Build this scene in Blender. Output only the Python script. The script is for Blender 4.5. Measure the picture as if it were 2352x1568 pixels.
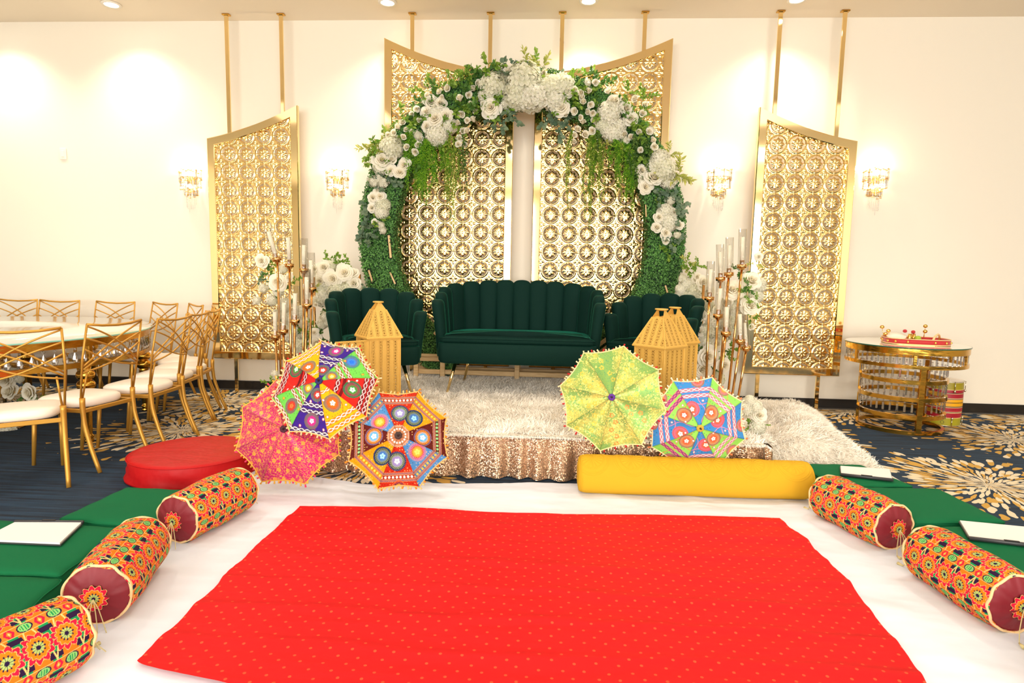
import bpy, math, random
import numpy as np
from mathutils import Vector, Matrix

for o in list(bpy.data.objects): bpy.data.objects.remove(o)
S = bpy.context.scene
COL = S.collection
PI = math.pi
rng = np.random.default_rng(7)
random.seed(7)

# ------------------------------------------------------------------ camera, world, exposure
FPX = 1400.0; YAW = 3.5; PITCH = 6.2; ROLL = 1.15; EYE = 1.30
M3 = (Matrix.Rotation(math.radians(YAW), 3, 'Z') @ Matrix.Rotation(math.radians(90 - PITCH), 3, 'X')
      @ Matrix.Rotation(math.radians(ROLL), 3, 'Z'))
cam = bpy.data.cameras.new('camera'); cam.sensor_width = 36; cam.lens = 36 * FPX / 2352
cam.clip_start = .05; cam.clip_end = 60
camo = bpy.data.objects.new('camera', cam); COL.objects.link(camo)
camo.matrix_world = Matrix.Translation((0, 0, EYE)) @ M3.to_4x4()
S.camera = camo
def ray(px, py): return M3 @ Vector(((px - 1176) / FPX, -(py - 784) / FPX, -1.0))
def at(px, py, y):                       # a point of the photograph on the upright plane at depth y
    r = ray(px, py); t = y / r.y; return Vector((r.x * t, y, EYE + r.z * t))
def atz(px, py, z=0.0):                  # a point of the photograph on a level plane
    r = ray(px, py); t = (z - EYE) / r.z; return Vector((r.x * t, r.y * t, z))

S.view_settings.view_transform = 'Standard'; S.view_settings.look = 'None'
S.view_settings.gamma = 1; S.view_settings.use_curve_mapping = False
S.view_settings.exposure = -0.08
W = bpy.data.worlds.new('world'); S.world = W; W.use_nodes = True
W.node_tree.nodes['Background'].inputs[0].default_value = (1, .93, .82, 1)
W.node_tree.nodes['Background'].inputs[1].default_value = 0.3

WALL = 6.36; CEIL = 3.83; STG = 0.28
KELVIN = (1.0, .86, .68)
def area_light(name, loc, sx, sy, power, col=KELVIN, rot=(0, 0, 0)):
    l = bpy.data.lights.new(name, 'AREA'); l.shape = 'RECTANGLE'; l.size = sx; l.size_y = sy
    l.energy = power; l.color = col
    o = bpy.data.objects.new(name, l); COL.objects.link(o); o.location = loc; o.rotation_euler = rot
    return o
FILL_PANELS = [(-3.6, 2.6), (0.0, 2.6), (3.6, 2.6), (-3.6, -.4), (0.0, -.4), (3.6, -.4), (-3.6, -3.2), (0.0, -3.2), (3.6, -3.2)]  # unseen panels, added to bring the room up to brightness
for (x, y) in FILL_PANELS:
    area_light('added_panel_fill', (x, y, CEIL - .05), 1.8, 1.2, 10 if y > 0 else 35, (1, .92, .82))
ADDED_WINDOWS = [(-5.2, 2.6), (-1.9, 2.6), (1.4, 2.6), (4.7, 2.6)]  # unseen windows, added behind the viewer as frontal fill light
for (x, w) in ADDED_WINDOWS:
    area_light('added_window_fill', (x, -5.93, 1.95), w, 2.9, 290, (1, .97, .92), (math.radians(90), 0, 0))
SPOTS = [(-5.75, 5.95), (-4.31, 5.95), (-1.60, 5.95), (.28, 5.95), (2.15, 5.95), (-3.3, 3.9), (-.35, 3.9), (2.6, 3.9)]  # the nearer row is out of view, added to light the arch frontally
for (x, y) in SPOTS:
    l = bpy.data.lights.new('downlight_beam', 'SPOT'); l.energy = 105 if y > 5 else 100; l.color = (1, .88, .70)
    l.spot_size = math.radians(125); l.spot_blend = .9; l.shadow_soft_size = .07
    o = bpy.data.objects.new('downlight_beam', l); COL.objects.link(o); o.location = (x, y, CEIL - .03)

# ------------------------------------------------------------------ helpers
def lin(c):
    c = np.asarray(c, float) / 255.0
    return np.where(c <= .04045, c / 12.92, ((c + .055) / 1.055) ** 2.4)
def hexc(h): return tuple(lin([int(h[i:i + 2], 16) for i in (0, 2, 4)]))
def tag(o, label=None, cat=None, group=None, kind=None):
    if label: o['label'] = label
    if cat: o['category'] = cat
    if group: o['group'] = group
    if kind: o['kind'] = kind
    return o
def empty(name, loc=(0, 0, 0), rz=0.0, label=None, cat=None, group=None):
    o = bpy.data.objects.new(name, None); COL.objects.link(o)
    o.empty_display_size = .1; o.location = loc; o.rotation_euler = (0, 0, rz)
    return tag(o, label, cat, group)
def place(mesh, name, parent=None, loc=(0, 0, 0), rot=None, scale=1.0):
    o = bpy.data.objects.new(name, mesh); COL.objects.link(o); o.parent = parent; o.location = loc
    if rot is not None:
        o.rotation_mode = 'QUATERNION'; o.rotation_quaternion = rot
    if np.isscalar(scale): scale = (scale,) * 3
    o.scale = scale
    return o
KIDS = {}
def copy_tree(root):
    kids = {}
    for o in bpy.data.objects:
        if o.parent: kids.setdefault(o.parent.name, []).append(o)
    def rec(o, par):
        c = o.copy(); COL.objects.link(c); c.parent = par
        for k in kids.get(o.name, []): rec(k, c)
        return c
    return rec(root, None)
def face(d):                              # rotation turning local +Z to direction d
    return Vector(d).to_track_quat('Z', 'Y')

class MB:
    def __init__(s): s.V = []; s.F = []; s.C = []; s.n = 0
    def add(s, V, F, C=None):
        V = np.asarray(V, float).reshape(-1, 3)
        for f in (F if isinstance(F, list) and len(F) and isinstance(F[0], np.ndarray) and F[0].ndim == 2 else [np.asarray(F)]):
            if len(f): s.F.append(f + s.n)
        s.V.append(V); s.n += len(V)
        if C is not None:
            C = np.asarray(C, float)
            s.C.append(np.broadcast_to(C, (len(V), 3)) if C.ndim == 1 else C)
        return s
    def box(s, c, d, R=None, C=None):
        v = np.array([[x, y, z] for x in (-.5, .5) for y in (-.5, .5) for z in (-.5, .5)]) * np.array(d)
        if R is not None: v = v @ np.array(R).T
        f = np.array([[0, 1, 3, 2], [4, 6, 7, 5], [0, 4, 5, 1], [2, 3, 7, 6], [0, 2, 6, 4], [1, 5, 7, 3]])
        return s.add(v + np.array(c), f, C)
    def bbox(s, c, d, b=.005, R=None, C=None):      # box with bevelled edges
        hx, hy, hz = np.array(d) / 2.0
        b = min(b, hx * .98, hy * .98, hz * .98)
        V = []; idx = {}
        for sx in (-1, 1):
            for sy in (-1, 1):
                for sz in (-1, 1):
                    for ax in range(3):
                        p = [sx * (hx - b), sy * (hy - b), sz * (hz - b)]
                        p[ax] = (sx * hx, sy * hy, sz * hz)[ax]
                        idx[(sx, sy, sz, ax)] = len(V); V.append(p)
        Q = []; T = []
        for ax in range(3):
            o1, o2 = [a for a in range(3) if a != ax]
            for sg in (-1, 1):
                q = []
                for a, b2 in ((-1, -1), (1, -1), (1, 1), (-1, 1)):
                    k = [0, 0, 0]; k[ax] = sg; k[o1] = a; k[o2] = b2
                    q.append(idx[(k[0], k[1], k[2], ax)])
                Q.append(q if sg * (1 if ax != 1 else -1) > 0 else q[::-1])
        for ax in range(3):
            o1, o2 = [a for a in range(3) if a != ax]
            for a in (-1, 1):
                for b2 in (-1, 1):
                    k0 = [0, 0, 0]; k1 = [0, 0, 0]
                    k0[o1] = k1[o1] = a; k0[o2] = k1[o2] = b2; k0[ax] = -1; k1[ax] = 1
                    Q.append([idx[(*k0, o1)], idx[(*k1, o1)], idx[(*k1, o2)], idx[(*k0, o2)]])
        for sx in (-1, 1):
            for sy in (-1, 1):
                for sz in (-1, 1): T.append([idx[(sx, sy, sz, 0)], idx[(sx, sy, sz, 1)], idx[(sx, sy, sz, 2)]])
        V = np.array(V)
        if R is not None: V = V @ np.array(R).T
        return s.add(V + np.array(c), [np.array(Q), np.array(T)], C)
    def tube(s, pts, r, n=8, closed=False, caps=True, C=None, flat=1.0):
        P = np.array([tuple(p) for p in pts], float); m = len(P)
        r = np.broadcast_to(np.asarray(r, float), (m,))
        if closed: T = np.roll(P, -1, 0) - np.roll(P, 1, 0)
        else: T = np.gradient(P, axis=0)
        T /= np.linalg.norm(T, axis=1)[:, None] + 1e-12
        up = np.array([0, 0, 1.0]) if abs(T[0, 2]) < .9 else np.array([0, 1.0, 0])
        V = []
        N = np.cross(up, T[0]); N /= np.linalg.norm(N)
        a = np.linspace(0, 2 * PI, n, endpoint=False)
        for i in range(m):
            N = N - T[i] * (N @ T[i]); N /= np.linalg.norm(N) + 1e-12
            B = np.cross(T[i], N)
            V.append(P[i] + r[i] * (np.cos(a)[:, None] * N + flat * np.sin(a)[:, None] * B))
        V = np.concatenate(V)
        i, j = np.meshgrid(np.arange(m if closed else m - 1), np.arange(n), indexing='ij')
        i2 = (i + 1) % m; j2 = (j + 1) % n
        F = np.stack([i * n + j, i * n + j2, i2 * n + j2, i2 * n + j], -1).reshape(-1, 4)
        Fs = [F]
        if caps and not closed:
            Fs.append(np.arange(n)[::-1].reshape(1, n)); Fs.append((np.arange(n) + (m - 1) * n).reshape(1, n))
        return s.add(V, Fs, C)
    def lathe(s, prof, n=24, c=(0, 0, 0), C=None, caps=True):
        prof = np.array(prof, float); m = len(prof)
        a = np.linspace(0, 2 * PI, n, endpoint=False)
        V = np.stack([np.outer(prof[:, 0], np.cos(a)), np.outer(prof[:, 0], np.sin(a)), np.repeat(prof[:, 1:2], n, 1)], -1).reshape(-1, 3)
        i, j = np.meshgrid(np.arange(m - 1), np.arange(n), indexing='ij'); j2 = (j + 1) % n
        F = np.stack([i * n + j, i * n + j2, (i + 1) * n + j2, (i + 1) * n + j], -1).reshape(-1, 4)
        Fs = [F]
        if caps:
            Fs.append(np.arange(n)[::-1].reshape(1, n)); Fs.append((np.arange(n) + (m - 1) * n).reshape(1, n))
        return s.add(V + np.array(c), Fs, C)
    def sphere(s, c, r, n=10, C=None):
        t = np.linspace(.001, PI - .001, n)
        rr = np.broadcast_to(np.asarray(r, float), (3,)) if not np.isscalar(r) else np.array([r, r, r])
        k = s.n; s.lathe(np.stack([np.sin(t), -np.cos(t)], 1), n + 4, (0, 0, 0), C)
        s.V[-1] = s.V[-1] * rr + np.array(c); return s
    def ring(s, R, z0, z1, t, n=64, c=(0, 0, 0), C=None):    # flat band, radius R outside, thickness t
        p = [(R - t, z0), (R, z0), (R, z1), (R - t, z1), (R - t, z0)]
        return s.lathe(p, n, c, C, caps=False)
    def stack(s, layers, C=None):            # layers: list of (n,3) outlines, joined and capped
        n = len(layers[0]); m = len(layers)
        V = np.concatenate([np.asarray(l, float) for l in layers])
        i, j = np.meshgrid(np.arange(m - 1), np.arange(n), indexing='ij'); j2 = (j + 1) % n
        F = np.stack([i * n + j, i * n + j2, (i + 1) * n + j2, (i + 1) * n + j], -1).reshape(-1, 4)
        return s.add(V, [F, np.arange(n)[::-1].reshape(1, n), (np.arange(n) + (m - 1) * n).reshape(1, n)], C)
    def grid(s, V, C=None, keep=None, closed_u=False):   # V (a,b,3)
        a, b = V.shape[:2]
        i, j = np.meshgrid(np.arange(a if closed_u else a - 1), np.arange(b - 1), indexing='ij')
        i2 = (i + 1) % a
        F = np.stack([i * b + j, i2 * b + j, i2 * b + j + 1, i * b + j + 1], -1)
        F = F[keep] if keep is not None else F.reshape(-1, 4)
        if C is not None and np.ndim(C) == 3: C = C.reshape(-1, 3)
        return s.add(V.reshape(-1, 3), F, C)
    def scatter(s, pV, pF, pos, R, sc, C=None):   # many small copies as one mesh
        N = len(pos); k = len(pV)
        V = np.einsum('nij,kj->nki', R, pV) * np.asarray(sc).reshape(-1, 1, 1) + pos[:, None, :]
        F = (pF[None] + (np.arange(N) * k)[:, None, None]).reshape(-1, pF.shape[1])
        if C is not None: C = np.repeat(np.asarray(C), k, 0) if np.ndim(C) == 2 else C
        return s.add(V.reshape(-1, 3), F, C)
    def mesh(s, name, mat, smooth=True, off=None):
        V = np.concatenate(s.V)
        if off is not None: V = V - np.array(tuple(off))
        me = bpy.data.meshes.new(name)
        me.vertices.add(len(V)); me.vertices.foreach_set('co', V.astype(np.float32).ravel())
        tot = np.concatenate([np.full(len(f), f.shape[1]) for f in s.F])
        idx = np.concatenate([f.ravel() for f in s.F])
        me.loops.add(len(idx)); me.loops.foreach_set('vertex_index', idx.astype(np.int32))
        me.polygons.add(len(tot))
        st = np.concatenate([[0], np.cumsum(tot)[:-1]])
        me.polygons.foreach_set('loop_start', st.astype(np.int32))
        me.polygons.foreach_set('loop_total', tot.astype(np.int32))
        me.polygons.foreach_set('use_smooth', np.full(len(tot), bool(smooth)))
        me.materials.append(mat)
        if s.C:
            C = np.concatenate(s.C)
            if len(C) == len(V):
                a = me.color_attributes.new('Col', 'FLOAT_COLOR', 'POINT')
                a.data.foreach_set('color', np.concatenate([C, np.ones((len(C), 1))], 1).astype(np.float32).ravel())
        me.update(calc_edges=True); me.validate()
        return me
    def build(s, name, mat, parent=None, smooth=True, world=False, bevel=0, **k):
        off = None
        if world and parent is not None: off = parent.location
        me = s.mesh(name, mat, smooth, off)
        o = bpy.data.objects.new(name, me); COL.objects.link(o); o.parent = parent
        if smooth == 'auto':
            me.polygons.foreach_set('use_smooth', np.full(len(me.polygons), True))
            m = o.modifiers.new('split', 'EDGE_SPLIT'); m.split_angle = math.radians(35)
        if k: tag(o, **k)
        return o
def rotz(a): return np.array([[math.cos(a), -math.sin(a), 0], [math.sin(a), math.cos(a), 0], [0, 0, 1]])
def rotx(a): return np.array([[1, 0, 0], [0, math.cos(a), -math.sin(a)], [0, math.sin(a), math.cos(a)]])
def roty(a): return np.array([[math.cos(a), 0, math.sin(a)], [0, 1, 0], [-math.sin(a), 0, math.cos(a)]])
def rand_rots(N, r=rng):
    q = r.normal(size=(N, 4)); q /= np.linalg.norm(q, axis=1)[:, None]
    w, x, y, z = q.T
    return np.stack([1 - 2 * (y * y + z * z), 2 * (x * y - z * w), 2 * (x * z + y * w),
                     2 * (x * y + z * w), 1 - 2 * (x * x + z * z), 2 * (y * z - x * w),
                     2 * (x * z - y * w), 2 * (y * z + x * w), 1 - 2 * (x * x + y * y)], -1).reshape(N, 3, 3)
def dir_rots(D, roll=None):               # rotation matrices with +Z along D (N,3) and random roll
    D = D / (np.linalg.norm(D, axis=1)[:, None] + 1e-9)
    A = np.where(np.abs(D[:, 2:3]) < .9, np.array([[0, 0, 1.0]]), np.array([[1.0, 0, 0]]))
    X = np.cross(A, D); X /= np.linalg.norm(X, axis=1)[:, None]; Y = np.cross(D, X)
    if roll is None: roll = rng.uniform(0, 2 * PI, len(D))
    c, s_ = np.cos(roll)[:, None], np.sin(roll)[:, None]
    X2 = c * X + s_ * Y; Y2 = -s_ * X + c * Y
    return np.stack([X2, Y2, D], -1)
def hash2(ix, iy, k=0):
    h = np.sin(ix * 127.1 + iy * 311.7 + k * 74.7) * 43758.5453
    return h - np.floor(h)
def vnoise(x, y, k=0):
    ix, iy = np.floor(x), np.floor(y); fx, fy = x - ix, y - iy
    fx = fx * fx * (3 - 2 * fx); fy = fy * fy * (3 - 2 * fy)
    a = hash2(ix, iy, k); b = hash2(ix + 1, iy, k); c = hash2(ix, iy + 1, k); d = hash2(ix + 1, iy + 1, k)
    return (a * (1 - fx) + b * fx) * (1 - fy) + (c * (1 - fx) + d * fx) * fy
def fbm(x, y, k=0, n=4):
    s_ = 0; a = .5
    for i in range(n): s_ = s_ + a * vnoise(x * 2 ** i, y * 2 ** i, k + i * 13); a *= .5
    return s_

# ------------------------------------------------------------------ materials
def mat(name, col=(.8, .8, .8), rough=.5, metal=0.0, attr=False, **kw):
    m = bpy.data.materials.new(name); m.use_nodes = True
    nt = m.node_tree; b = nt.nodes['Principled BSDF']
    if isinstance(col, str): col = hexc(col)
    b.inputs['Base Color'].default_value = (*col, 1); b.inputs['Roughness'].default_value = rough
    b.inputs['Metallic'].default_value = metal
    for k, v in kw.items():
        k = k.replace('_', ' ')
        if isinstance(v, str): v = (*hexc(v), 1)
        b.inputs[k].default_value = v
    if attr:
        a = nt.nodes.new('ShaderNodeAttribute'); a.attribute_name = 'Col'
        nt.links.new(a.outputs['Color'], b.inputs['Base Color'])
    return m
def bump(m, scale, strength, dist=.01, kind='noise', stretch=(1, 1, 1), detail=3):
    nt = m.node_tree; b = nt.nodes['Principled BSDF']
    tc = nt.nodes.new('ShaderNodeTexCoord'); mp = nt.nodes.new('ShaderNodeMapping'); mp.inputs['Scale'].default_value = stretch
    nt.links.new(tc.outputs['Object'], mp.inputs[0])
    if kind == 'noise':
        t = nt.nodes.new('ShaderNodeTexNoise'); t.inputs['Scale'].default_value = scale; t.inputs['Detail'].default_value = detail; out = t.outputs[0]
    else:
        t = nt.nodes.new('ShaderNodeTexVoronoi'); t.inputs['Scale'].default_value = scale; out = t.outputs['Distance']
    nt.links.new(mp.outputs[0], t.inputs['Vector'])
    bp = nt.nodes.new('ShaderNodeBump'); bp.inputs['Strength'].default_value = strength; bp.inputs['Distance'].default_value = dist
    nt.links.new(out, bp.inputs['Height']); nt.links.new(bp.outputs[0], b.inputs['Normal'])
    return m
def noisecol(m, c1, c2, scale, stretch=(1, 1, 1), detail=4, lo=.35, hi=.65):
    nt = m.node_tree; b = nt.nodes['Principled BSDF']
    tc = nt.nodes.new('ShaderNodeTexCoord'); mp = nt.nodes.new('ShaderNodeMapping'); mp.inputs['Scale'].default_value = stretch
    t = nt.nodes.new('ShaderNodeTexNoise'); t.inputs['Scale'].default_value = scale; t.inputs['Detail'].default_value = detail
    r = nt.nodes.new('ShaderNodeValToRGB')
    r.color_ramp.elements[0].position = lo; r.color_ramp.elements[1].position = hi
    r.color_ramp.elements[0].color = (*hexc(c1), 1); r.color_ramp.elements[1].color = (*hexc(c2), 1)
    nt.links.new(tc.outputs['Object'], mp.inputs[0]); nt.links.new(mp.outputs[0], t.inputs['Vector'])
    nt.links.new(t.outputs[0], r.inputs[0]); nt.links.new(r.outputs[0], b.inputs['Base Color'])
    return m
def thin_glass(name, tint=(1, 1, 1), refl=.12, rough=.02):
    m = bpy.data.materials.new(name); m.use_nodes = True; nt = m.node_tree; nt.nodes.clear()
    o = nt.nodes.new('ShaderNodeOutputMaterial'); mx = nt.nodes.new('ShaderNodeMixShader')
    tr = nt.nodes.new('ShaderNodeBsdfTransparent'); tr.inputs[0].default_value = (*tint, 1)
    gl = nt.nodes.new('ShaderNodeBsdfGlossy'); gl.inputs['Roughness'].default_value = rough
    lw = nt.nodes.new('ShaderNodeLayerWeight'); lw.inputs[0].default_value = .5
    pw_ = nt.nodes.new('ShaderNodeMath'); pw_.operation = 'POWER'; pw_.inputs[1].default_value = 4.0
    ma = nt.nodes.new('ShaderNodeMath'); ma.operation = 'MULTIPLY_ADD'; ma.inputs[1].default_value = .75; ma.inputs[2].default_value = refl
    ma.use_clamp = True
    nt.links.new(lw.outputs['Facing'], pw_.inputs[0]); nt.links.new(pw_.outputs[0], ma.inputs[0]); nt.links.new(ma.outputs[0], mx.inputs[0])
    nt.links.new(tr.outputs[0], mx.inputs[1]); nt.links.new(gl.outputs[0], mx.inputs[2]); nt.links.new(mx.outputs[0], o.inputs[0])
    return m
def leafy(name, tr=.35, **kw):
    m = mat(name, attr=True, **kw); nt = m.node_tree; b = nt.nodes['Principled BSDF']; o = nt.nodes['Material Output']
    a = [n for n in nt.nodes if n.type == 'ATTRIBUTE'][0]
    t = nt.nodes.new('ShaderNodeBsdfTranslucent'); mx = nt.nodes.new('ShaderNodeMixShader'); mx.inputs[0].default_value = tr
    nt.links.new(a.outputs['Color'], t.inputs[0]); nt.links.new(b.outputs[0], mx.inputs[1]); nt.links.new(t.outputs[0], mx.inputs[2]); nt.links.new(mx.outputs[0], o.inputs[0])
    return m
def emit(name, col, s):
    m = bpy.data.materials.new(name); m.use_nodes = True; nt = m.node_tree
    b = nt.nodes['Principled BSDF']; b.inputs['Base Color'].default_value = (*col, 1)
    b.inputs['Emission Color'].default_value = (*col, 1); b.inputs['Emission Strength'].default_value = s
    return m

GOLD_MIRROR = mat('gold_mirror', 'FBE0A4', .07, 1.0)
GOLD_TILE = mat('gold_pressed_tile', 'F4D28C', .17, 1.0)
GOLD_ROD = mat('gold_rod', 'E9BC62', .16, 1.0)
GOLD_PAINT = mat('gold_paint', 'CB963C', .42, .5)
GOLD_LANTERN = mat('gold_lantern_paint', 'D8AA50', .5, .15)
GOLD_TABLE = bump(mat('gold_table_metal', 'D6A444', .16, 1.0), 6, .25, .01, stretch=(1, 1, 3))
GOLD_ROSE = mat('rose_gold_brass', 'E2AE6C', .14, 1.0)
WALLM = bump(mat('painted_wall', 'ECE4D4', .75), 40, .04, .002)
CEILM = mat('painted_ceiling', 'F0E4D0', .8)
BLACKM = bump(mat('black_baseboard', '14100E', .35), 60, .2, .003)
VELVET = mat('green_velvet', '03261F', .8, Sheen_Weight=.7, Sheen_Roughness=.25, Sheen_Tint='1C7A60')
VELVET.node_tree.nodes['Principled BSDF'].inputs['Specular IOR Level'].default_value = .15
bump(VELVET, 220, .25, .002)
WHITE_SEAT = mat('white_leatherette', 'F1E6D8', .42)
HEDGE = mat('boxwood_leaf', attr=True, rough=.5, Specular_IOR_Level=.3)
LEAFM = leafy('leaf', .3, rough=.5, Specular_IOR_Level=.35)
HEDGE_CORE = mat('hedge_core', '17301A', .9)
PETAL = leafy('white_petal', .42, rough=.7, Specular_IOR_Level=.2)
FUR = mat('shaggy_fur', attr=True, rough=.8, Specular_IOR_Level=.2, Sheen_Weight=.2)
FURBASE = bump(mat('fur_backing', 'E2D8C8', .95), 60, .6, .01)
CLOTHW = bump(mat('white_sheet', 'E6EAF3', .9, Specular_IOR_Level=.1), 3.5, .16, .02, stretch=(1, 2.2, 1), detail=3)
GREENC = bump(mat('green_cover', '10683F', .85, Specular_IOR_Level=.15), 300, .15, .002)
REDC = bump(mat('red_satin', 'B80A10', .5, Specular_IOR_Level=.25), 5, .5, .03, stretch=(1, 2, 1))
YELM = mat('yellow_velvet', 'CFA026', .85, Specular_IOR_Level=.15)
MAROON = bump(mat('maroon_satin', '7C1E28', .45, Specular_IOR_Level=.3), 14, .35, .01)
ROPE = bump(mat('cream_piping', 'E9C58F', .7), 200, .5, .003)
TASSEL = mat('gold_thread', 'D9C88E', .6)
ATTR = mat('printed_cloth', attr=True, rough=.8, Specular_IOR_Level=.15)
ATTR_SHINE = mat('brocade_cloth', attr=True, rough=.42, metal=.35, Sheen_Weight=.2)
CREAMCANDLE = mat('candle_wax', 'F7EFD8', .5)
GLASS = thin_glass('clear_glass', (.97, .97, .96), refl=.06)
CRYSTAL = thin_glass('crystal', (.92, .92, .93), refl=.36, rough=.08)
WOOD = noisecol(mat('pine_wood', 'D8B684', .6), 'CBA570', 'E0C08C', 8, (1, 1, 12))
PAPER = mat('paper', 'ECEBE8', .7)
GREYP = mat('dark_grey_plastic', '3C3C3F', .4)
GLOW = emit('lamp_glow', (1, .86, .62), 9)
GLOWD = emit('downlight_lens', (1, .93, .82), 14)
WHITEPL = mat('white_plastic', 'EFE9DC', .4)

# sequins: tiny mirrored scales each with a tilt of its own
def sequin():
    m = mat('rose_gold_sequins', 'C9A27C', .3, .75)
    nt = m.node_tree; b = nt.nodes['Principled BSDF']
    tc = nt.nodes.new('ShaderNodeTexCoord'); v = nt.nodes.new('ShaderNodeTexVoronoi'); v.inputs['Scale'].default_value = 190
    nt.links.new(tc.outputs['Object'], v.inputs['Vector'])
    geo = nt.nodes.new('ShaderNodeNewGeometry')
    sub = nt.nodes.new('ShaderNodeVectorMath'); sub.operation = 'SUBTRACT'; sub.inputs[1].default_value = (.5, .5, .5)
    sc = nt.nodes.new('ShaderNodeVectorMath'); sc.operation = 'SCALE'; sc.inputs['Scale'].default_value = .9
    ad = nt.nodes.new('ShaderNodeVectorMath'); ad.operation = 'ADD'
    no = nt.nodes.new('ShaderNodeVectorMath'); no.operation = 'NORMALIZE'
    nt.links.new(v.outputs['Color'], sub.inputs[0]); nt.links.new(sub.outputs[0], sc.inputs[0]); nt.links.new(sc.outputs[0], ad.inputs[0])
    nt.links.new(geo.outputs['Normal'], ad.inputs[1]); nt.links.new(ad.outputs[0], no.inputs[0]); nt.links.new(no.outputs[0], b.inputs['Normal'])
    r = nt.nodes.new('ShaderNodeValToRGB'); r.color_ramp.elements[0].color = (*hexc('9C7452'), 1); r.color_ramp.elements[1].color = (*hexc('E4C4A6'), 1)
    sx = nt.nodes.new('ShaderNodeSeparateColor'); nt.links.new(v.outputs['Color'], sx.inputs[0]); nt.links.new(sx.outputs[0], r.inputs[0])
    nt.links.new(r.outputs[0], b.inputs['Base Color'])
    return m
SEQUIN = sequin()

# carpet: navy with brushed streaks and bursts of cream and yellow petals
BURSTS = [(-2.95, 4.65), (2.90, 4.05), (3.95, 5.30), (4.75, 6.1), (3.05, 6.25), (-3.2, 5.75), (-1.2, 3.95), (-5.3, 5.6), (-4.6, 3.4),
          (1.9, 5.2), (-6.2, 4.6), (5.4, 4.4), (-2.9, 1.9), (4.2, 2.6), (-.4, 4.6), (5.9, 5.6)]
def carpet():
    m = mat('patterned_carpet', '16304A', .95); nt = m.node_tree; b = nt.nodes['Principled BSDF']
    N = nt.nodes.new; L = nt.links.new
    tc = N('ShaderNodeTexCoord'); sxyz = N('ShaderNodeSeparateXYZ')
    wob = N('ShaderNodeTexNoise'); wob.inputs['Scale'].default_value = 7; L(tc.outputs['Object'], wob.inputs['Vector'])
    def vm(op, a, b_=None, sc=None):
        n = N('ShaderNodeVectorMath'); n.operation = op
        if a is not None: L(a, n.inputs[0])
        if b_ is not None:
            if isinstance(b_, tuple): n.inputs[1].default_value = b_
            else: L(b_, n.inputs[1])
        if sc is not None: n.inputs['Scale'].default_value = sc
        return n
    def mm(op, a, b_=None, c=None, cl=False):
        n = N('ShaderNodeMath'); n.operation = op; n.use_clamp = cl
        for i, x in enumerate((a, b_, c)):
            if x is None: continue
            if isinstance(x, (int, float)): n.inputs[i].default_value = x
            else: L(x, n.inputs[i])
        return n.outputs[0]
    w = vm('SUBTRACT', wob.outputs['Color'], (.5, .5, .5)); w2 = vm('SCALE', w.outputs[0], sc=.06)
    pos = vm('ADD', tc.outputs['Object'], w2.outputs[0]).outputs[0]
    cur = None; curl = None
    for (x, y) in BURSTS:
        d = vm('SUBTRACT', pos, (x, y, 0)).outputs[0]
        fl = vm('MULTIPLY', d, (1, 1, 0)).outputs[0]
        ln = vm('LENGTH', fl).outputs['Value']
        if cur is None: cur = fl; curl = ln; continue
        lt = mm('LESS_THAN', ln, curl)
        mx = N('ShaderNodeMix'); mx.data_type = 'VECTOR'; L(lt, mx.inputs[0]); L(cur, mx.inputs[4]); L(fl, mx.inputs[5])
        cur = mx.outputs[1]; curl = mm('MINIMUM', ln, curl)
    s = N('ShaderNodeSeparateXYZ'); L(cur, s.inputs[0])
    ang = mm('ARCTAN2', s.outputs[1], s.outputs[0])
    u = mm('MULTIPLY', ang, 74 / (2 * PI))
    v = mm('MULTIPLY', mm('POWER', curl, .75), 8.0)
    cmb = N('ShaderNodeCombineXYZ'); L(u, cmb.inputs[0]); L(v, cmb.inputs[1])
    vor = N('ShaderNodeTexVoronoi'); vor.voronoi_dimensions = '2D'; vor.inputs['Scale'].default_value = 1; vor.inputs['Randomness'].default_value = .85
    L(cmb.outputs[0], vor.inputs['Vector'])
    sc = N('ShaderNodeSeparateColor'); L(vor.outputs['Color'], sc.inputs[0])
    rr = mm('DIVIDE', curl, .82)
    thr = mm('SUBTRACT', .50, mm('MULTIPLY', mm('POWER', rr, 3.0), .22))
    inside = mm('LESS_THAN', vor.outputs['Distance'], thr)
    alive = mm('GREATER_THAN', mm('ADD', sc.outputs[0], .12), mm('MULTIPLY', mm('POWER', rr, 3.2), .9))
    mask = mm('MULTIPLY', inside, alive)
    mask = mm('MULTIPLY', mask, mm('LESS_THAN', rr, 1.25))
    cm = N('ShaderNodeMix'); cm.data_type = 'RGBA'
    yl = mm('GREATER_THAN', mm('ADD', sc.outputs[1], mm('MULTIPLY', rr, .7)), .88)
    L(yl, cm.inputs[0]); cm.inputs[6].default_value = (*hexc('E3D3B4'), 1); cm.inputs[7].default_value = (*hexc('C99C44'), 1)
    # brushed navy
    mp = N('ShaderNodeMapping'); mp.inputs['Scale'].default_value = (1.2, 26, 1); L(tc.outputs['Object'], mp.inputs[0])
    st = N('ShaderNodeTexNoise'); st.inputs['Scale'].default_value = 1.6; st.inputs['Detail'].default_value = 6; L(mp.outputs[0], st.inputs['Vector'])
    rp = N('ShaderNodeValToRGB'); rp.color_ramp.elements[0].position = .32; rp.color_ramp.elements[1].position = .7
    rp.color_ramp.elements[0].color = (*hexc('0A1625'), 1); rp.color_ramp.elements[1].color = (*hexc('213F5A'), 1)
    L(st.outputs[0], rp.inputs[0])
    fin = N('ShaderNodeMix'); fin.data_type = 'RGBA'; L(mask, fin.inputs[0]); L(rp.outputs[0], fin.inputs[6]); L(cm.outputs[2], fin.inputs[7])
    L(fin.outputs[2], b.inputs['Base Color'])
    fz = N('ShaderNodeTexNoise'); fz.inputs['Scale'].default_value = 260; L(tc.outputs['Object'], fz.inputs['Vector'])
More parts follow.
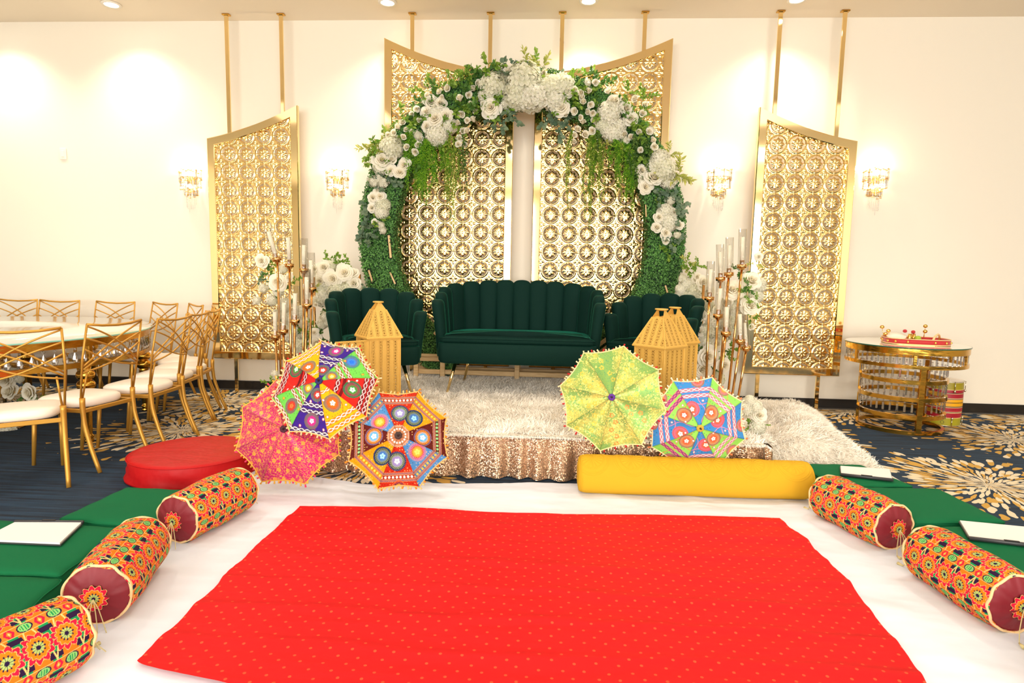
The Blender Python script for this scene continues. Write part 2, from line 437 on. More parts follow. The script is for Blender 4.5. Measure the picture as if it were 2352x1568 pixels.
    bp = N('ShaderNodeBump'); bp.inputs['Strength'].default_value = .5; bp.inputs['Distance'].default_value = .004
    L(fz.outputs[0], bp.inputs['Height']); L(bp.outputs[0], b.inputs['Normal'])
    return m
CARPET = carpet()

# ------------------------------------------------------------------ the room
XL, XR, YF = -8.6, 7.6, -6.0
def slab(name, c, d, m):
    return MB().box(c, d).build(name, m, smooth=False, kind='structure')
slab('floor', ((XL + XR) / 2, (YF + WALL) / 2, -.05), (XR - XL, WALL - YF, .1), CARPET)
slab('ceiling', ((XL + XR) / 2, (YF + WALL) / 2, CEIL + .05), (XR - XL + .2, WALL - YF + .2, .1), CEILM)
slab('wall_back', ((XL + XR) / 2, WALL + .05, CEIL / 2), (XR - XL + .2, .1, CEIL), WALLM)
slab('wall_left', (XL - .05, (YF + WALL) / 2, CEIL / 2), (.1, WALL - YF, CEIL), WALLM)
slab('wall_right', (XR + .05, (YF + WALL) / 2, CEIL / 2), (.1, WALL - YF, CEIL), WALLM)
slab('wall_front', ((XL + XR) / 2, YF - .05, CEIL / 2), (XR - XL + .2, .1, CEIL), WALLM)
bb = MB(); bb.bbox(((XL + XR) / 2, WALL - .008, .052), (XR - XL, .016, .105), .004)
bb.build('baseboard_back', BLACKM, smooth=False, kind='structure')
slab('trim_1', ((XL + XR) / 2, WALL - .022, .006), (XR - XL, .012, .012), mat('carpet_edge_strip', '4A4640', .7))

for k, (x, w) in enumerate(ADDED_WINDOWS):
    f = MB()
    for (cx, cz, dx, dz) in ((x - w / 2 - .03, 1.95, .06, 3.0), (x + w / 2 + .03, 1.95, .06, 3.0), (x, .47, w + .12, .06), (x, 3.43, w + .12, .06), (x, 1.95, .05, 2.9)):
        f.bbox((cx, YF + .03, cz), (dx, .06, dz), .004)
    f.build('added_window_%d' % (k + 1), WHITEPL, smooth=False, kind='structure')  # frames built round the added fill lights
WHERE5 = ['leftmost', 'above the blank wall left of the left screen', 'above the left edge of the centre screen',
          'above the peak of the flower arch', 'just left of the right screen hanging poles']
lens_m = MB().lathe([(.001, 0), (.062, 0), (.062, .006), (.001, .006)], 24).mesh('lens', GLOWD)
rim_m = MB().lathe([(.062, -.004), (.085, -.006), (.088, .004), (.062, .008)], 28, caps=False).mesh('trim_ring', WHITEPL)
for i, (x, y) in enumerate(SPOTS):
    if i < 5: lb = 'round recessed ceiling downlight, ' + WHERE5[i]
    else: lb = 'round ceiling downlight added out of view to light the arch, ' + ['left', 'middle', 'right'][i - 5] + ' of three'
    t = empty('downlight', (x, y, CEIL - .009), 0, lb, 'ceiling light', 'recessed downlights in the ceiling')
    place(lens_m, 'lens', t); place(rim_m, 'trim_ring', t)
for k, (x, y) in enumerate(FILL_PANELS):
    t = empty('added_ceiling_panel', (x, y, CEIL - .028), 0, 'flat white fill light panel added on the unseen ceiling, %s row %s' %
              (['front', 'middle', 'rear'][k // 3], ['left', 'centre', 'right'][k % 3]), 'ceiling light', 'added flat ceiling fill panels')
    MB().bbox((0, 0, 0.006), (1.9, 1.3, .04), .005).build('panel_frame', WHITEPL, t, smooth=False)

t = empty('light_switch', (-5.22, WALL - .004, 2.49), 0, 'small white wall switch plate high on the blank left wall', 'switch')
MB().bbox((0, -.003, 0), (.075, .008, .118), .003).build('plate', WHITEPL, t, smooth=False)
MB().bbox((0, -.009, 0), (.033, .006, .066), .002).build('rocker', WHITEPL, t, smooth=False)

# ------------------------------------------------------------------ gold hanging screens
PY = 6.2
P_ = .183
def relief(U, Vv):
    """pressed tile: rim circle, pierced ring, eight-lobed rosette, four-petal ornaments between"""
    u = (U / P_) % 1 - .5; v = (Vv / P_) % 1 - .5
    r = np.hypot(u, v); th = np.arctan2(v, u)
    h = np.zeros_like(u)
    h += .009 * np.exp(-((r - .425) / .022) ** 2)
    ros = .300 + .035 * np.cos(8 * th)
    inr = r < ros
    h += np.where(inr, .006 * np.abs(np.cos(4 * th)) * np.sin(np.clip(r / ros, 0, 1) * PI) ** .7 + .003, 0)
    h += .006 * np.exp(-(r / .06) ** 2)
    h += .004 * np.exp(-((np.hypot(np.abs(u) - .15, np.abs(v) - .15)) / .035) ** 2)
    cu = .5 - np.abs(u); cv = .5 - np.abs(v); rc = np.hypot(cu, cv); tc = np.arctan2(cv, cu)
    out = r > .45
    h += np.where(out, .0085 * np.exp(-((rc - .10) / .035) ** 2) * np.abs(np.cos(2 * tc)) ** 2, 0)
    h += np.where(out, .006 * np.exp(-(rc / .028) ** 2), 0)
    h += np.where(out, .006 * np.exp(-((rc - .2) / .02) ** 2) * np.abs(np.cos(2 * tc)) ** 6, 0)
    bar = (np.abs(u) < .016) | (np.abs(v) < .016)
    h = np.where(bar, np.maximum(h, .006), h)
    hole = (r > ros + .008) & (r < .392) & ~bar
    return h, hole
def screen(name, x0, x1, zb, zl, zr, sag, label, poles, ph=(0, 0), x0b=None):
    t = empty(name, ((x0 + x1) / 2, PY, 0), 0, label, 'decorative screen', 'gold screens hung before the wall')
    fw = .078
    def top(x, dx0=0, dx1=0): 
        q = (x - x0) / (x1 - x0); return zl * (1 - q) + zr * q - 4 * sag * q * (1 - q)
    nseg = 26
    xs = np.linspace(x0, x1, nseg)
    outer = [(x0, zb), (x1, zb)] + [(x, top(x)) for x in xs[::-1]]
    xi = np.linspace(x0 + fw, x1 - fw, nseg)
    sl = (zr - zl) / (x1 - x0)
    inner = [(x0 + fw, zb + fw), (x1 - fw, zb + fw)] + [(x, top(x) - fw * math.sqrt(1 + sl * sl)) for x in xi[::-1]]
    n = len(outer); yf, yb = PY - .03, PY + .02
    mb = MB()
    rings = []
    for P, y, ins in ((outer, yb, 0), (outer, yf + .006, 0), (outer, yf, .006), (inner, yf, -.006), (inner, yf + .006, 0), (inner, yb, 0)):
        c = np.array([(x0 + x1) / 2, (zb + (zl + zr) / 2) / 2])
        A = np.array(P)
        if ins:
            s_ = 1 if ins > 0 else -1
            A = A + np.sign(c - A) * abs(ins) * s_
        rings.append(np.stack([A[:, 0], np.full(n, y), A[:, 1]], 1))
    V = np.concatenate(rings); m = len(rings)
    i, j = np.meshgrid(np.arange(m), np.arange(n), indexing='ij'); i2 = (i + 1) % m; j2 = (j + 1) % n
    mb.add(V, np.stack([i * n + j, i * n + j2, i2 * n + j2, i2 * n + j], -1).reshape(-1, 4))
    mb.build('frame', GOLD_MIRROR, t, smooth=False, world=True)
    res = P_ / 30
    a0, a1, b0, b1 = x0 + fw - .005, x1 - fw + .005, zb + fw - .005, max(zl, zr)
    gx = np.arange(a0, a1, res); gz = np.arange(b0, b1, res)
    X, Z = np.meshgrid(gx, gz, indexing='ij')
    H, hole = relief(X - x0 + ph[0], Z - zb + ph[1])
    keep = ~(hole[:-1, :-1]) & (Z[:-1, :-1] < top(X[:-1, :-1]) - fw * .9)
    mg = MB(); mg.grid(np.stack([X, PY - H, Z], -1), keep=keep)
    mg.build('lattice_panel', GOLD_TILE, t, world=True)
    for x in poles:
        q = MB(); q.bbox((x, PY + .0, (top(x) + CEIL) / 2 - .012), (.038, .022, CEIL - top(x) + .02), .003)
        o = q.build('hanging_pole', GOLD_MIRROR, t, smooth=False, world=True)
        q = MB(); q.bbox((x, PY, CEIL - .008), (.075, .05, .012), .003)
        q.build('ceiling_bracket', GOLD_TABLE, o, smooth=False, off=None) if False else None
        me = q.mesh('ceiling_bracket', GOLD_TABLE, False, t.location); place(me, 'ceiling_bracket', o)
        q = MB(); q.bbox((x, PY, zb / 2 + .004), (.038, .022, zb + .01), .003)
        q.build('floor_post', GOLD_MIRROR, t, smooth=False, world=True)
    return t
screen('gold_screen', -3.53, -2.582, .367, 2.622, 2.95, .035, 'narrow gold lattice screen left of the flower arch, top edge rising to the right', (-3.30, -2.74), (.06, .0))
screen('gold_screen', -1.695, -.405, .367, 3.592, 3.25, .065, 'tall gold lattice screen behind the left half of the flower arch', (-1.42, -.65), (.03, .02))
screen('gold_screen', -.20, 1.105, .367, 3.25, 3.58, .065, 'tall gold lattice screen behind the right half of the flower arch', (.046, .835), (.09, .02))
screen('gold_screen', 1.955, 2.885, .367, 2.947, 2.636, .04, 'narrow gold lattice screen right of the flower arch, top edge falling to the right', (2.10, 2.69), (.08, .05))

# ------------------------------------------------------------------ wall sconces
def sconce_parts():
    parts = {}
    mb = MB()
    mb.bbox((0, -.008, .02), (.10, .016, .26), .004); parts['backplate'] = (mb.mesh('backplate', GOLD_MIRROR, False), None)
    rods = MB(); caps = MB(); r = random.Random(3)
    for tier, (R, zc, h, n) in enumerate(((.118, .075, .11, 15), (.110, -.015, .10, 14), (.07, -.10, .08, 10))):
        for k in range(n):
            a = PI + PI * (k + .5) / n
            x, y = R * math.cos(a), R * .75 * math.sin(a) - .02
            z = zc + r.uniform(-.025, .025); hh = h * r.uniform(.8, 1.1)
            rods.bbox((x, y, z), (.015, .015, hh), .003, R=rotz(a))
            caps.bbox((x, y, z + hh / 2 - .012), (.017, .017, .007), .001, R=rotz(a))
            caps.bbox((x, y, z - hh / 2 + .008), (.017, .017, .006), .001, R=rotz(a))
    parts['crystal_rods'] = (rods.mesh('crystal_rods', CRYSTAL, False), None)
    bands = MB()
    for R, z in ((.112, .06), (.104, -.03), (.064, -.09), (.064, -.125)):
        pts = [(R * math.cos(a), R * .75 * math.sin(a) - .02, z) for a in np.linspace(PI, 2 * PI, 20)]
        bands.tube(pts, .0035, 6)
    bands.V += caps.V; 
    off = bands.n
    for f in caps.F: bands.F.append(f + off)
    bands.n += caps.n
    parts['gold_bands'] = (bands.mesh('gold_bands', GOLD_ROD, False), None)
    st = MB()
    for k in range(9):
        a = PI + PI * (k + .5) / 9; x, y = .05 * math.cos(a), .05 * math.sin(a) - .02
        L = .20 - .012 * abs(k - 4) * 2 - .03 * r.random()
        z = -.13
        while z > -.13 - L:
            st.sphere((x, y, z), .0045, 5); z -= .0135
    parts['bead_strands'] = (st.mesh('bead_strands', CRYSTAL, True), None)
    parts['bulb'] = (MB().sphere((0, -.05, .10), .028, 10).mesh('bulb', GLOW), None)
    b2 = MB().sphere((0, -.05, -.03), .022, 10).mesh('bulb', GLOW)
    return parts, b2
SP, BULB2 = sconce_parts()
for (px, lb) in ((435, 'crystal rod wall sconce at the far left, over the banquet chairs'), (773, 'crystal rod wall sconce between the left screen and the arch'),
                 (1653, 'crystal rod wall sconce between the arch and the right screen'), (2013, 'crystal rod wall sconce to the right of the right screen')):
    p = at(px, 425, WALL - .06)
    t = empty('wall_sconce', (p.x, WALL - .002, p.z + .02), 0, lb, 'wall lamp', 'crystal sconces on the wall')
    for n_, (me, _) in SP.items(): place(me, n_, t)
    place(BULB2, 'bulb', t)
    for dz in (.16, -.03):
        l = bpy.data.lights.new('sconce_light', 'POINT'); l.energy = 4.2 if dz > 0 else 2.2; l.color = (1, .80, .52); l.shadow_soft_size = .03
        o = bpy.data.objects.new('sconce_light', l); COL.objects.link(o); o.location = (p.x, WALL - .09, p.z + .02 + dz)

# ------------------------------------------------------------------ stage, sequin skirt, shaggy rug
SX0, SX1, SY0, SY1 = -1.93, 1.40, 3.80, 6.08
st = empty('stage', ((SX0 + SX1) / 2, (SY0 + SY1) / 2, 0), 0, 'low platform under the sofa with a gathered rose gold sequin skirt', 'stage')
MB().bbox(((SX0 + SX1) / 2, (SY0 + SY1) / 2, STG / 2 - .01), (SX1 - SX0 - .06, SY1 - SY0 - .06, STG - .03), .01).build('platform', mat('stage_board', '5A4A3A', .8), st, smooth=False, world=True)
sk = MB()
path = []
for x in np.arange(SX0, SX1, .006): path.append((x, SY0, 0, -1))
for y in np.arange(SY0, SY1 - .3, .008): path.append((SX1, y, 1, 0))
path = np.array(path); s_ = np.arange(len(path)) * .006
amp = .026 * np.sin(s_ * 34 + 3 * fbm(s_ * 2, s_ * 0, 3) * 4) + .012 * np.sin(s_ * 13 + 1.3) + .008 * (fbm(s_ * 9, s_ * 0 + 5, 5) - .5)
zz = np.linspace(.008, STG - .012, 10)
V = np.zeros((len(path), 10, 3))
for j, z in enumerate(zz):
    k = (1 - z / STG) ** .6
    V[:, j, 0] = path[:, 0] + path[:, 2] * (amp * k + .004 + .012 * k); V[:, j, 1] = path[:, 1] + path[:, 3] * (amp * k + .004 + .012 * k); V[:, j, 2] = z
sk.grid(V).build('sequin_skirt', SEQUIN, st, world=True)

def rug_height(x, y):
    x = np.asarray(x, float); y = np.asarray(y, float)
    top = STG + .012 + .012 * (fbm(x * 4, y * 4, 8) - .5)
    d = x - (SX1 - .04)
    q = np.clip(d / .22, 0, 1)
    fall = top * (1 - q) + (.12 + .05 * fbm(x * 5, y * 4, 17)) * q
    lump = .13 * np.exp(-((x - 1.93) / .24) ** 2 - ((y - 4.75) / .42) ** 2) + .07 * np.exp(-((x - 2.1) / .2) ** 2 - ((y - 5.3) / .3) ** 2) + .05 * np.exp(-((x - 1.75) / .25) ** 2 - ((y - 4.35) / .2) ** 2)
    e = np.clip((2.42 - .12 * np.sin(y * 3) - .28 * np.clip(4.6 - y, 0, 1) - x) / .18, 0, 1) ** .5
    e2 = np.clip((y - (4.04 + .16 * np.clip(x - 1.5, 0, 1))) / .14, 0, 1) ** .5
    spill = np.maximum((fall + lump) * e * e2, .012)
    return np.where(d > 0, spill, top)
def rug_edge(y):      # right-hand outline of the spilled part
    return 2.42 - .12 * np.sin(y * 3) - .28 * np.clip(4.6 - y, 0, 1)
gx = np.linspace(SX0 + .02, 2.5, 150); gy = np.linspace(SY0 - .03, SY1, 100)
X, Y = np.meshgrid(gx, gy, indexing='ij')
y_min = np.where(X > SX1 + .02, 4.04, SY0 - .03)
keep = (X[:-1, :-1] < rug_edge(Y[:-1, :-1])) & (Y[:-1, :-1] > y_min[:-1, :-1] - .02) & ~((X[:-1, :-1] > SX1 + .05) & (Y[:-1, :-1] > 5.95))
rug = MB().grid(np.stack([X, Y, rug_height(X, Y)], -1), keep=keep)
ro = rug.build('shaggy_rug', FURBASE, None)
tag(ro, 'cream shaggy fur rug covering the stage and spilling onto the carpet at right', 'rug')
N = 150000
x = rng.uniform(SX0 + .02, 2.5, N); y = rng.uniform(SY0 - .03, SY1, N)
ok = (x < rug_edge(y)) & ~((x > SX1) & (y < 4.05 + .16 * np.clip(x - 1.5, 0, 1))) & ~((x > SX1 + .05) & (y > 5.95))
x, y = x[ok], y[ok]; N = len(x)
ne = 7000                                  # the fringe that hangs over the front edge
x = np.concatenate([x, rng.uniform(SX0 + .02, SX1, ne)]); y = np.concatenate([y, np.full(ne, SY0 - .03)])
z = rug_height(x, y) - .004; N = len(x)
e_ = .01
gxn = (rug_height(x + e_, y) - rug_height(x - e_, y)) / (2 * e_); gyn = (rug_height(x, y + e_) - rug_height(x, y - e_)) / (2 * e_)
Nn = np.stack([-gxn, -gyn, np.ones(N)], 1); Nn /= np.linalg.norm(Nn, axis=1)[:, None]
fa = fbm(x * 6, y * 6, 21, 3) * 4 * PI + rng.normal(0, .5, N)
lean = np.stack([np.cos(fa), np.sin(fa), np.zeros(N)], 1) * rng.uniform(.5, 1.7, N)[:, None]
front = y < SY0
lean[front] = np.stack([rng.normal(0, .3, front.sum()), np.full(front.sum(), -1.6), np.full(front.sum(), -.9)], 1)
lean[:, 0] += np.where(x > SX1, .6, 0); 
D = Nn * .8 + lean * .6; D /= np.linalg.norm(D, axis=1)[:, None]
Ln = rng.uniform(.03, .06, N)
D2 = D + np.array([0, 0, -.55]) + rng.normal(0, .25, (N, 3)); D2 /= np.linalg.norm(D2, axis=1)[:, None]
side = np.cross(D, np.array([0, 0, 1.0]) + rng.normal(0, .4, (N, 3))); side /= np.linalg.norm(side, axis=1)[:, None]
w = rng.uniform(.0016, .0030, N)[:, None]
P0 = np.stack([x, y, z], 1); P1 = P0 + D * Ln[:, None] * .55; P2 = P1 + D2 * Ln[:, None] * .5
P1[:, 2] = np.maximum(P1[:, 2], .006); P2[:, 2] = np.maximum(P2[:, 2], .005)
V = np.stack([P0 - side * w, P0 + side * w, P1 - side * w * .9, P1 + side * w * .9, P2], 1)
b0 = np.arange(N)[:, None] * 5
Fq = b0 + np.array([[0, 1, 3, 2]]); Ft = b0 + np.array([[2, 3, 4]])
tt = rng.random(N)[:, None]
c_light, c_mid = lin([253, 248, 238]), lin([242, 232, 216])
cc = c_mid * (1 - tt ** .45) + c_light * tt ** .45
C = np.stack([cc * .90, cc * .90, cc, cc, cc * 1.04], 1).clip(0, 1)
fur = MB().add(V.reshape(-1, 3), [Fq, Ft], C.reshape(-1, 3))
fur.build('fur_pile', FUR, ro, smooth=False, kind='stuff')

# ------------------------------------------------------------------ white sheet and red cloth on the floor
gx = np.linspace(-2.02, 2.02, 230); gy = np.linspace(.9, 3.72, 190)
X, Y = np.meshgrid(gx, gy, indexing='ij')
wr = fbm(X * 2.2 + 4, Y * 6, 31, 5) - .47
Z = .010 + .018 * np.clip(wr, -.2, 1) + .006 * np.abs(np.sin(3 * fbm(X * 3, Y * 3, 40) + X * 6 + Y * 2)) ** 6
Y2 = Y + np.clip((Y - 3.3) / .42, 0, 1) * (.07 * np.sin(X * 3.1 + 1) + .05 * (fbm(X * 5, X * 0, 3) - .5) - .05 - .05 * (X < -.9))
o = MB().grid(np.stack([X, Y2, np.maximum(Z, .004)], -1)).build('white_sheet', CLOTHW); tag(o, 'creased white sheet spread over the carpet in front of the stage', 'sheet')

# red cloth: outline runs with the photograph's wandering edges
nu, nv = 260, 170
Lf = np.array([(3.11, -1.33), (2.72, -1.33), (2.35, -1.325), (2.07, -1.315), (1.80, -1.31), (1.4, -1.30)])
Rt = np.array([(3.13, 1.27), (3.0, 1.295), (2.62, 1.305), (2.45, 1.29), (2.2, 1.27), (1.9, 1.235), (1.4, 1.20)])
u = np.linspace(0, 1, nu)[:, None]; v = np.linspace(0, 1, nv)[None, :]
yt = 3.12 + .12 * u + .02 * np.sin(u * 9) ; ybm = 1.78 - .14 * np.sin(u * PI * .9) ** .7 * 1.2 + .0 * u
Y = ybm * (1 - v) + yt * v
xl = np.interp(Y, Lf[::-1, 0], Lf[::-1, 1]) + .004 * np.sin(Y * 23) ; xr = np.interp(Y, Rt[::-1, 0], Rt[::-1, 1]) + .005 * np.sin(Y * 13)
X = xl * (1 - u) + xr * u
wr = fbm(X * 1.3 + 2, Y * 9, 51, 4) - .47
fold = np.abs(np.sin(Y * 15 + 2.2 * fbm(X * 1.2, Y * 2, 77))) ** 10
Z = .030 + .016 * wr + .006 * fold + .008 * (fbm(X * 5, Y * 12, 61) - .5)
dots_u = X / .047; dots_v = Y / .047
row = np.floor(dots_v); du = (dots_u + .5 * (row % 2)) % 1 - .5; dv = dots_v % 1 - .5
hide = vnoise(X * 2, Y * 5, 90) 
dd = (np.hypot(du, dv) < .13) & (hide > .25)
# finer grid for the dots is made in the shader; the mesh carries only the folds
def red_cloth_mat():
    m = mat('red_dotted_satin', 'D6151A', .6, Specular_IOR_Level=.2); nt = m.node_tree; b = nt.nodes['Principled BSDF']
    tc = nt.nodes.new('ShaderNodeTexCoord'); vo = nt.nodes.new('ShaderNodeTexVoronoi'); vo.inputs['Scale'].default_value = 19; vo.inputs['Randomness'].default_value = .22
    vo.voronoi_dimensions = '2D'
    mp = nt.nodes.new('ShaderNodeMapping'); mp.inputs['Rotation'].default_value = (0, 0, .78)
    nt.links.new(tc.outputs['Object'], mp.inputs[0]); nt.links.new(mp.outputs[0], vo.inputs['Vector'])
    lt = nt.nodes.new('ShaderNodeMath'); lt.operation = 'LESS_THAN'; lt.inputs[1].default_value = .105; nt.links.new(vo.outputs['Distance'], lt.inputs[0])
    mx = nt.nodes.new('ShaderNodeMix'); mx.data_type = 'RGBA'; mx.inputs[6].default_value = (*hexc('D80F14'), 1); mx.inputs[7].default_value = (*hexc('E0502E'), 1)
    nt.links.new(lt.outputs[0], mx.inputs[0]); nt.links.new(mx.outputs[2], b.inputs['Base Color'])
    return m
o = MB().grid(np.stack([X, Y, Z], -1)).build('red_cloth', red_cloth_mat()); tag(o, 'bright red cloth with small gold dots spread over the white sheet', 'cloth')

# ------------------------------------------------------------------ velvet shell sofa and armchairs
def outline(Wd, y0, y1, rc_, n=72, rf=.05):
    """D-shaped plan: rounded back corners rc_, small front corners rf; counter-clockwise"""
    pts = []
    def arc(cx, cy, r, a0, a1, k=12):
        for a in np.linspace(a0, a1, k): pts.append((cx + r * math.cos(a), cy + r * math.sin(a)))
    arc(Wd - rf, y0 + rf, rf, -PI / 2, 0); arc(Wd - rc_, y1 - rc_, rc_, 0, PI / 2, 20)
    arc(-Wd + rc_, y1 - rc_, rc_, PI / 2, PI, 20); arc(-Wd + rf, y0 + rf, rf, PI, 1.5 * PI)
    return np.array(pts)
def inset(P, d):
    T = np.roll(P, -1, 0) - np.roll(P, 1, 0); T /= np.linalg.norm(T, axis=1)[:, None]
    return P + np.stack([-T[:, 1], T[:, 0]], 1) * d
def puffy(mb, P, layers, dome=None):
    if dome:
        L_ = [np.concatenate([inset(P, d), np.full((len(P), 1), z)], 1) for d, z in layers]
        c = np.append(L_[-1][:, :2].mean(0), 0)
        B_ = L_[-1] - c
        for k, dz in ((.7, .034), (.4, .038), (.1, .039)):
            q = c + B_ * k; q[:, 2] = dome + dz; L_.append(q)
        return mb.stack(L_)
    mb.stack([np.concatenate([inset(P, d), np.full((len(P), 1), z)], 1) for d, z in layers])
def shell_seat(name, Wd, y0, y1, rc_, nch, zt_mid, zt_arm, label, legs, cat='armchair', bow=0.0, seat_z=.47):
    t = empty(name, (0, 0, 0), 0, label, cat)
    P = outline(Wd, y0, y1, rc_); 
    if bow: P[:, 1] -= np.where(P[:, 1] < y0 + .06, bow * (1 - (P[:, 0] / Wd) ** 2), 0)
    mb = MB(); puffy(mb, P, [(.05, .250), (.015, .258), (.0, .28), (-.006, .36), (0, seat_z - .05), (.012, seat_z - .045)])
    mb.build('base', VELVET, t)
    Pc = inset(P, .012)
    mb = MB(); puffy(mb, Pc, [(.02, seat_z - .044), (.0, seat_z - .036), (-.004, seat_z - .015), (.006, seat_z), (.05, seat_z + .018), (.10, seat_z + .027)], dome=seat_z)
    mb.build('seat_cushion', VELVET, t)
    pp = Pc[(Pc[:, 1] < y1 - rc_ * .8)]
    front = sorted([tuple(q) for q in Pc if q[1] < y0 + .055 - 0], key=lambda q: q[0])
    mb = MB(); mb.tube([(q[0], q[1] - .004, seat_z - .004) for q in front], .0045, 6); mb.build('piping', VELVET, t)
    # path of the shell, from the left arm round the back to the right arm
    path = []
    ya = y0 + .07
    for y in np.linspace(ya, y1 - rc_, 30): path.append((-Wd, y, -1, 0))
    for a in np.linspace(PI, PI / 2, 40)[1:]: path.append((-Wd + rc_ + rc_ * math.cos(a), y1 - rc_ + rc_ * math.sin(a), math.cos(a), math.sin(a)))
    for x in np.linspace(-Wd + rc_, Wd - rc_, 60)[1:]: path.append((x, y1, 0, 1))
    for a in np.linspace(PI / 2, 0, 40)[1:]: path.append((Wd - rc_ + rc_ * math.cos(a), y1 - rc_ + rc_ * math.sin(a), math.cos(a), math.sin(a)))
    for y in np.linspace(y1 - rc_, ya, 30)[1:]: path.append((Wd, y, 1, 0))
    path = np.array(path)
    s_ = np.concatenate([[0], np.cumsum(np.hypot(*(np.diff(path[:, :2], axis=0).T)))]); Lt = s_[-1]
    mb = MB(); cw = Lt / nch
    for k in range(nch):
        q = (k + .5) / nch; sc = q * Lt
        e = [np.interp(sc, s_, path[:, i]) for i in range(4)]
        nn = np.array([e[2], e[3]]); nn /= np.linalg.norm(nn); tg = np.array([-nn[1], nn[0]])
        m_ = abs(2 * q - 1)
        zt = zt_arm + (zt_mid - zt_arm) * (1 - m_ ** 2.6)
        z0 = .30
        VR = .90
        vs = np.concatenate([np.linspace(0, VR, 8), VR + (1 - VR) * np.sin(np.linspace(0, PI / 2, 9)[1:])])
        na = 20; aa = np.linspace(0, 2 * PI, na, endpoint=False)
        Lr = []
        for v in vs:
            rd = 1 if v <= VR else math.sqrt(max(1 - ((v - VR) / (1 - VR)) ** 2, .0004)) ** .75
            hw = cw * .545 * (.86 + .22 * v) * rd; ht = .052 * (.35 + .65 * rd) * (.8 + .2 * v) if rd > .05 else .004
            lean = .015 + .045 * v ** 1.5
            z = z0 + v * (zt - z0)
            ca, sa = np.cos(aa), np.sin(aa)
            sx = np.sign(ca) * np.abs(ca) ** .8 * hw; sy = np.sign(sa) * np.abs(sa) ** .8 * ht
            ctr = np.array(e[:2]) + nn * (lean - .03)
            Lr.append(np.concatenate([ctr + sx[:, None] * tg + sy[:, None] * nn, np.full((na, 1), z)], 1))
        mb.stack(Lr)
    mb.build('backrest', VELVET, t)
    for (lx, ly) in legs:
        sgx = 1 if lx > 0 else -1; sgy = 1 if ly > 0 else -1
        MB().tube([(lx, ly, .25), (lx + sgx * .06, ly + sgy * .05, 0)], [.017, .010], 14).build('leg', GOLD_MIRROR, t)
    return t
sofa = shell_seat('velvet_sofa', .655, -.37, .33, .30, 15, .95, .745, 'dark green velvet scalloped sofa in the middle of the stage', [(-.52, -.27), (.52, -.27), (-.46, .22), (.46, .22)], 'sofa', .03)
sofa.location = (-.265, 5.33, STG + .028)
ac = shell_seat('velvet_armchair', .325, -.30, .27, .29, 9, .86, .62, 'dark green velvet scalloped armchair left of the sofa, facing half right', [(-.20, -.20), (.20, -.20), (-.18, .15), (.18, .15)], 'armchair', .05, .45)
ac.location = (-1.45, 4.98, STG + .028); ac.rotation_euler[2] = math.radians(24)
a2 = copy_tree(ac); a2['label'] = 'dark green velvet scalloped armchair right of the sofa, behind the gold lanterns'
a2.location = (.90, 5.22, STG + .028); a2.rotation_euler[2] = math.radians(-32)
ac['group'] = a2['group'] = 'velvet armchairs on the stage'

# ------------------------------------------------------------------ flowers and leaves (meshes shared by many copies)
WHITE_ = lin([253, 250, 238]); CREAM_ = lin([248, 238, 208]); GREENY_ = lin([214, 218, 160])
def petal_grid(phi, hw, r0, h, curl, nu_=7, nv_=6, wav=0.0, tw=0.0):
    u = np.linspace(-1, 1, nu_)[:, None]; v = np.linspace(0, 1, nv_)[None, :]
    ve = v * (1 - .20 * np.abs(u) ** 3)
    wid = hw * np.sin(np.clip(v * .75 + .25, 0, 1) * PI * .60) ** .8
    a = phi + u * wid + tw * v
    r = r0 * (.25 + .75 * ve ** .7) * (1 - .10 * u ** 2 * v) + curl * np.clip(ve - .62, 0, 1) ** 1.4 * 1.6 * r0
    z = h * np.sin(np.clip(ve, 0, 1) * PI * .5) - curl * .55 * np.clip(ve - .68, 0, 1) ** 1.2 + wav * np.sin(u * 6 + phi * 7) * v ** 2
    return np.stack([r * np.cos(a), r * np.sin(a), z + 0 * u], -1)
def rose_mesh(name, seed, open_=1.0, cream=.5, layers=None):
    r = random.Random(seed); mb = MB()
    layers = layers or [(.10, .74, 2), (.20, .76, 3), (.34, .74, 3), (.50, .68, 4), (.68, .58, 5), (.86, .44, 5), (1.0, .26, 6)]
    mb.sphere((0, 0, .45), (.13, .13, .24), 7, CREAM_ * .95)
    for k, (rad, h, n) in enumerate(layers):
        q = k / (len(layers) - 1); ph = r.uniform(0, 6.28)
        for i in range(n):
            hw = min(2 * PI / n * .68, 1.5)
            G = petal_grid(ph + i * 2 * PI / n + r.uniform(-.2, .2), hw, rad * open_ * r.uniform(.88, 1.08), h * r.uniform(.90, 1.08), .06 + .42 * q, wav=.03 * q + .01, tw=r.uniform(-.15, .15))
            G[..., 2] += .0 + .012 * i / n
            c = CREAM_ * (1 - q) * cream + WHITE_ * (1 - (1 - q) * cream)
            v = np.linspace(0, 1, 6)[None, :, None]
            C = np.broadcast_to((CREAM_ * .93) * (1 - v) + c * v, (7, 6, 3))
            mb.grid(G, C)
    return mb.mesh(name, PETAL)
def floret_arrays():
    V = [[0, 0, 0]]; F = []
    for k in range(4):
        a = k * PI / 2; c, s_ = math.cos(a), math.sin(a)
        for (x, y, z) in ((.45, -.36, .10), (.98, -.30, .16), (1.08, .0, .08), (.98, .30, .16), (.45, .36, .10)):
            V.append([x * c - y * s_, x * s_ + y * c, z])
        b = 1 + k * 5
        F += [[0, b, b + 1], [0, b + 1, b + 2], [0, b + 2, b + 3], [0, b + 3, b + 4]]
    return np.array(V), np.array(F)
FV, FF = floret_arrays()
def ball_dirs(n, zmin=-.35):
    i = np.arange(n) + .5; z = 1 - (1 - zmin) * i / n; a = i * 2.399963
    r = np.sqrt(1 - z * z); return np.stack([r * np.cos(a), r * np.sin(a), z], 1)
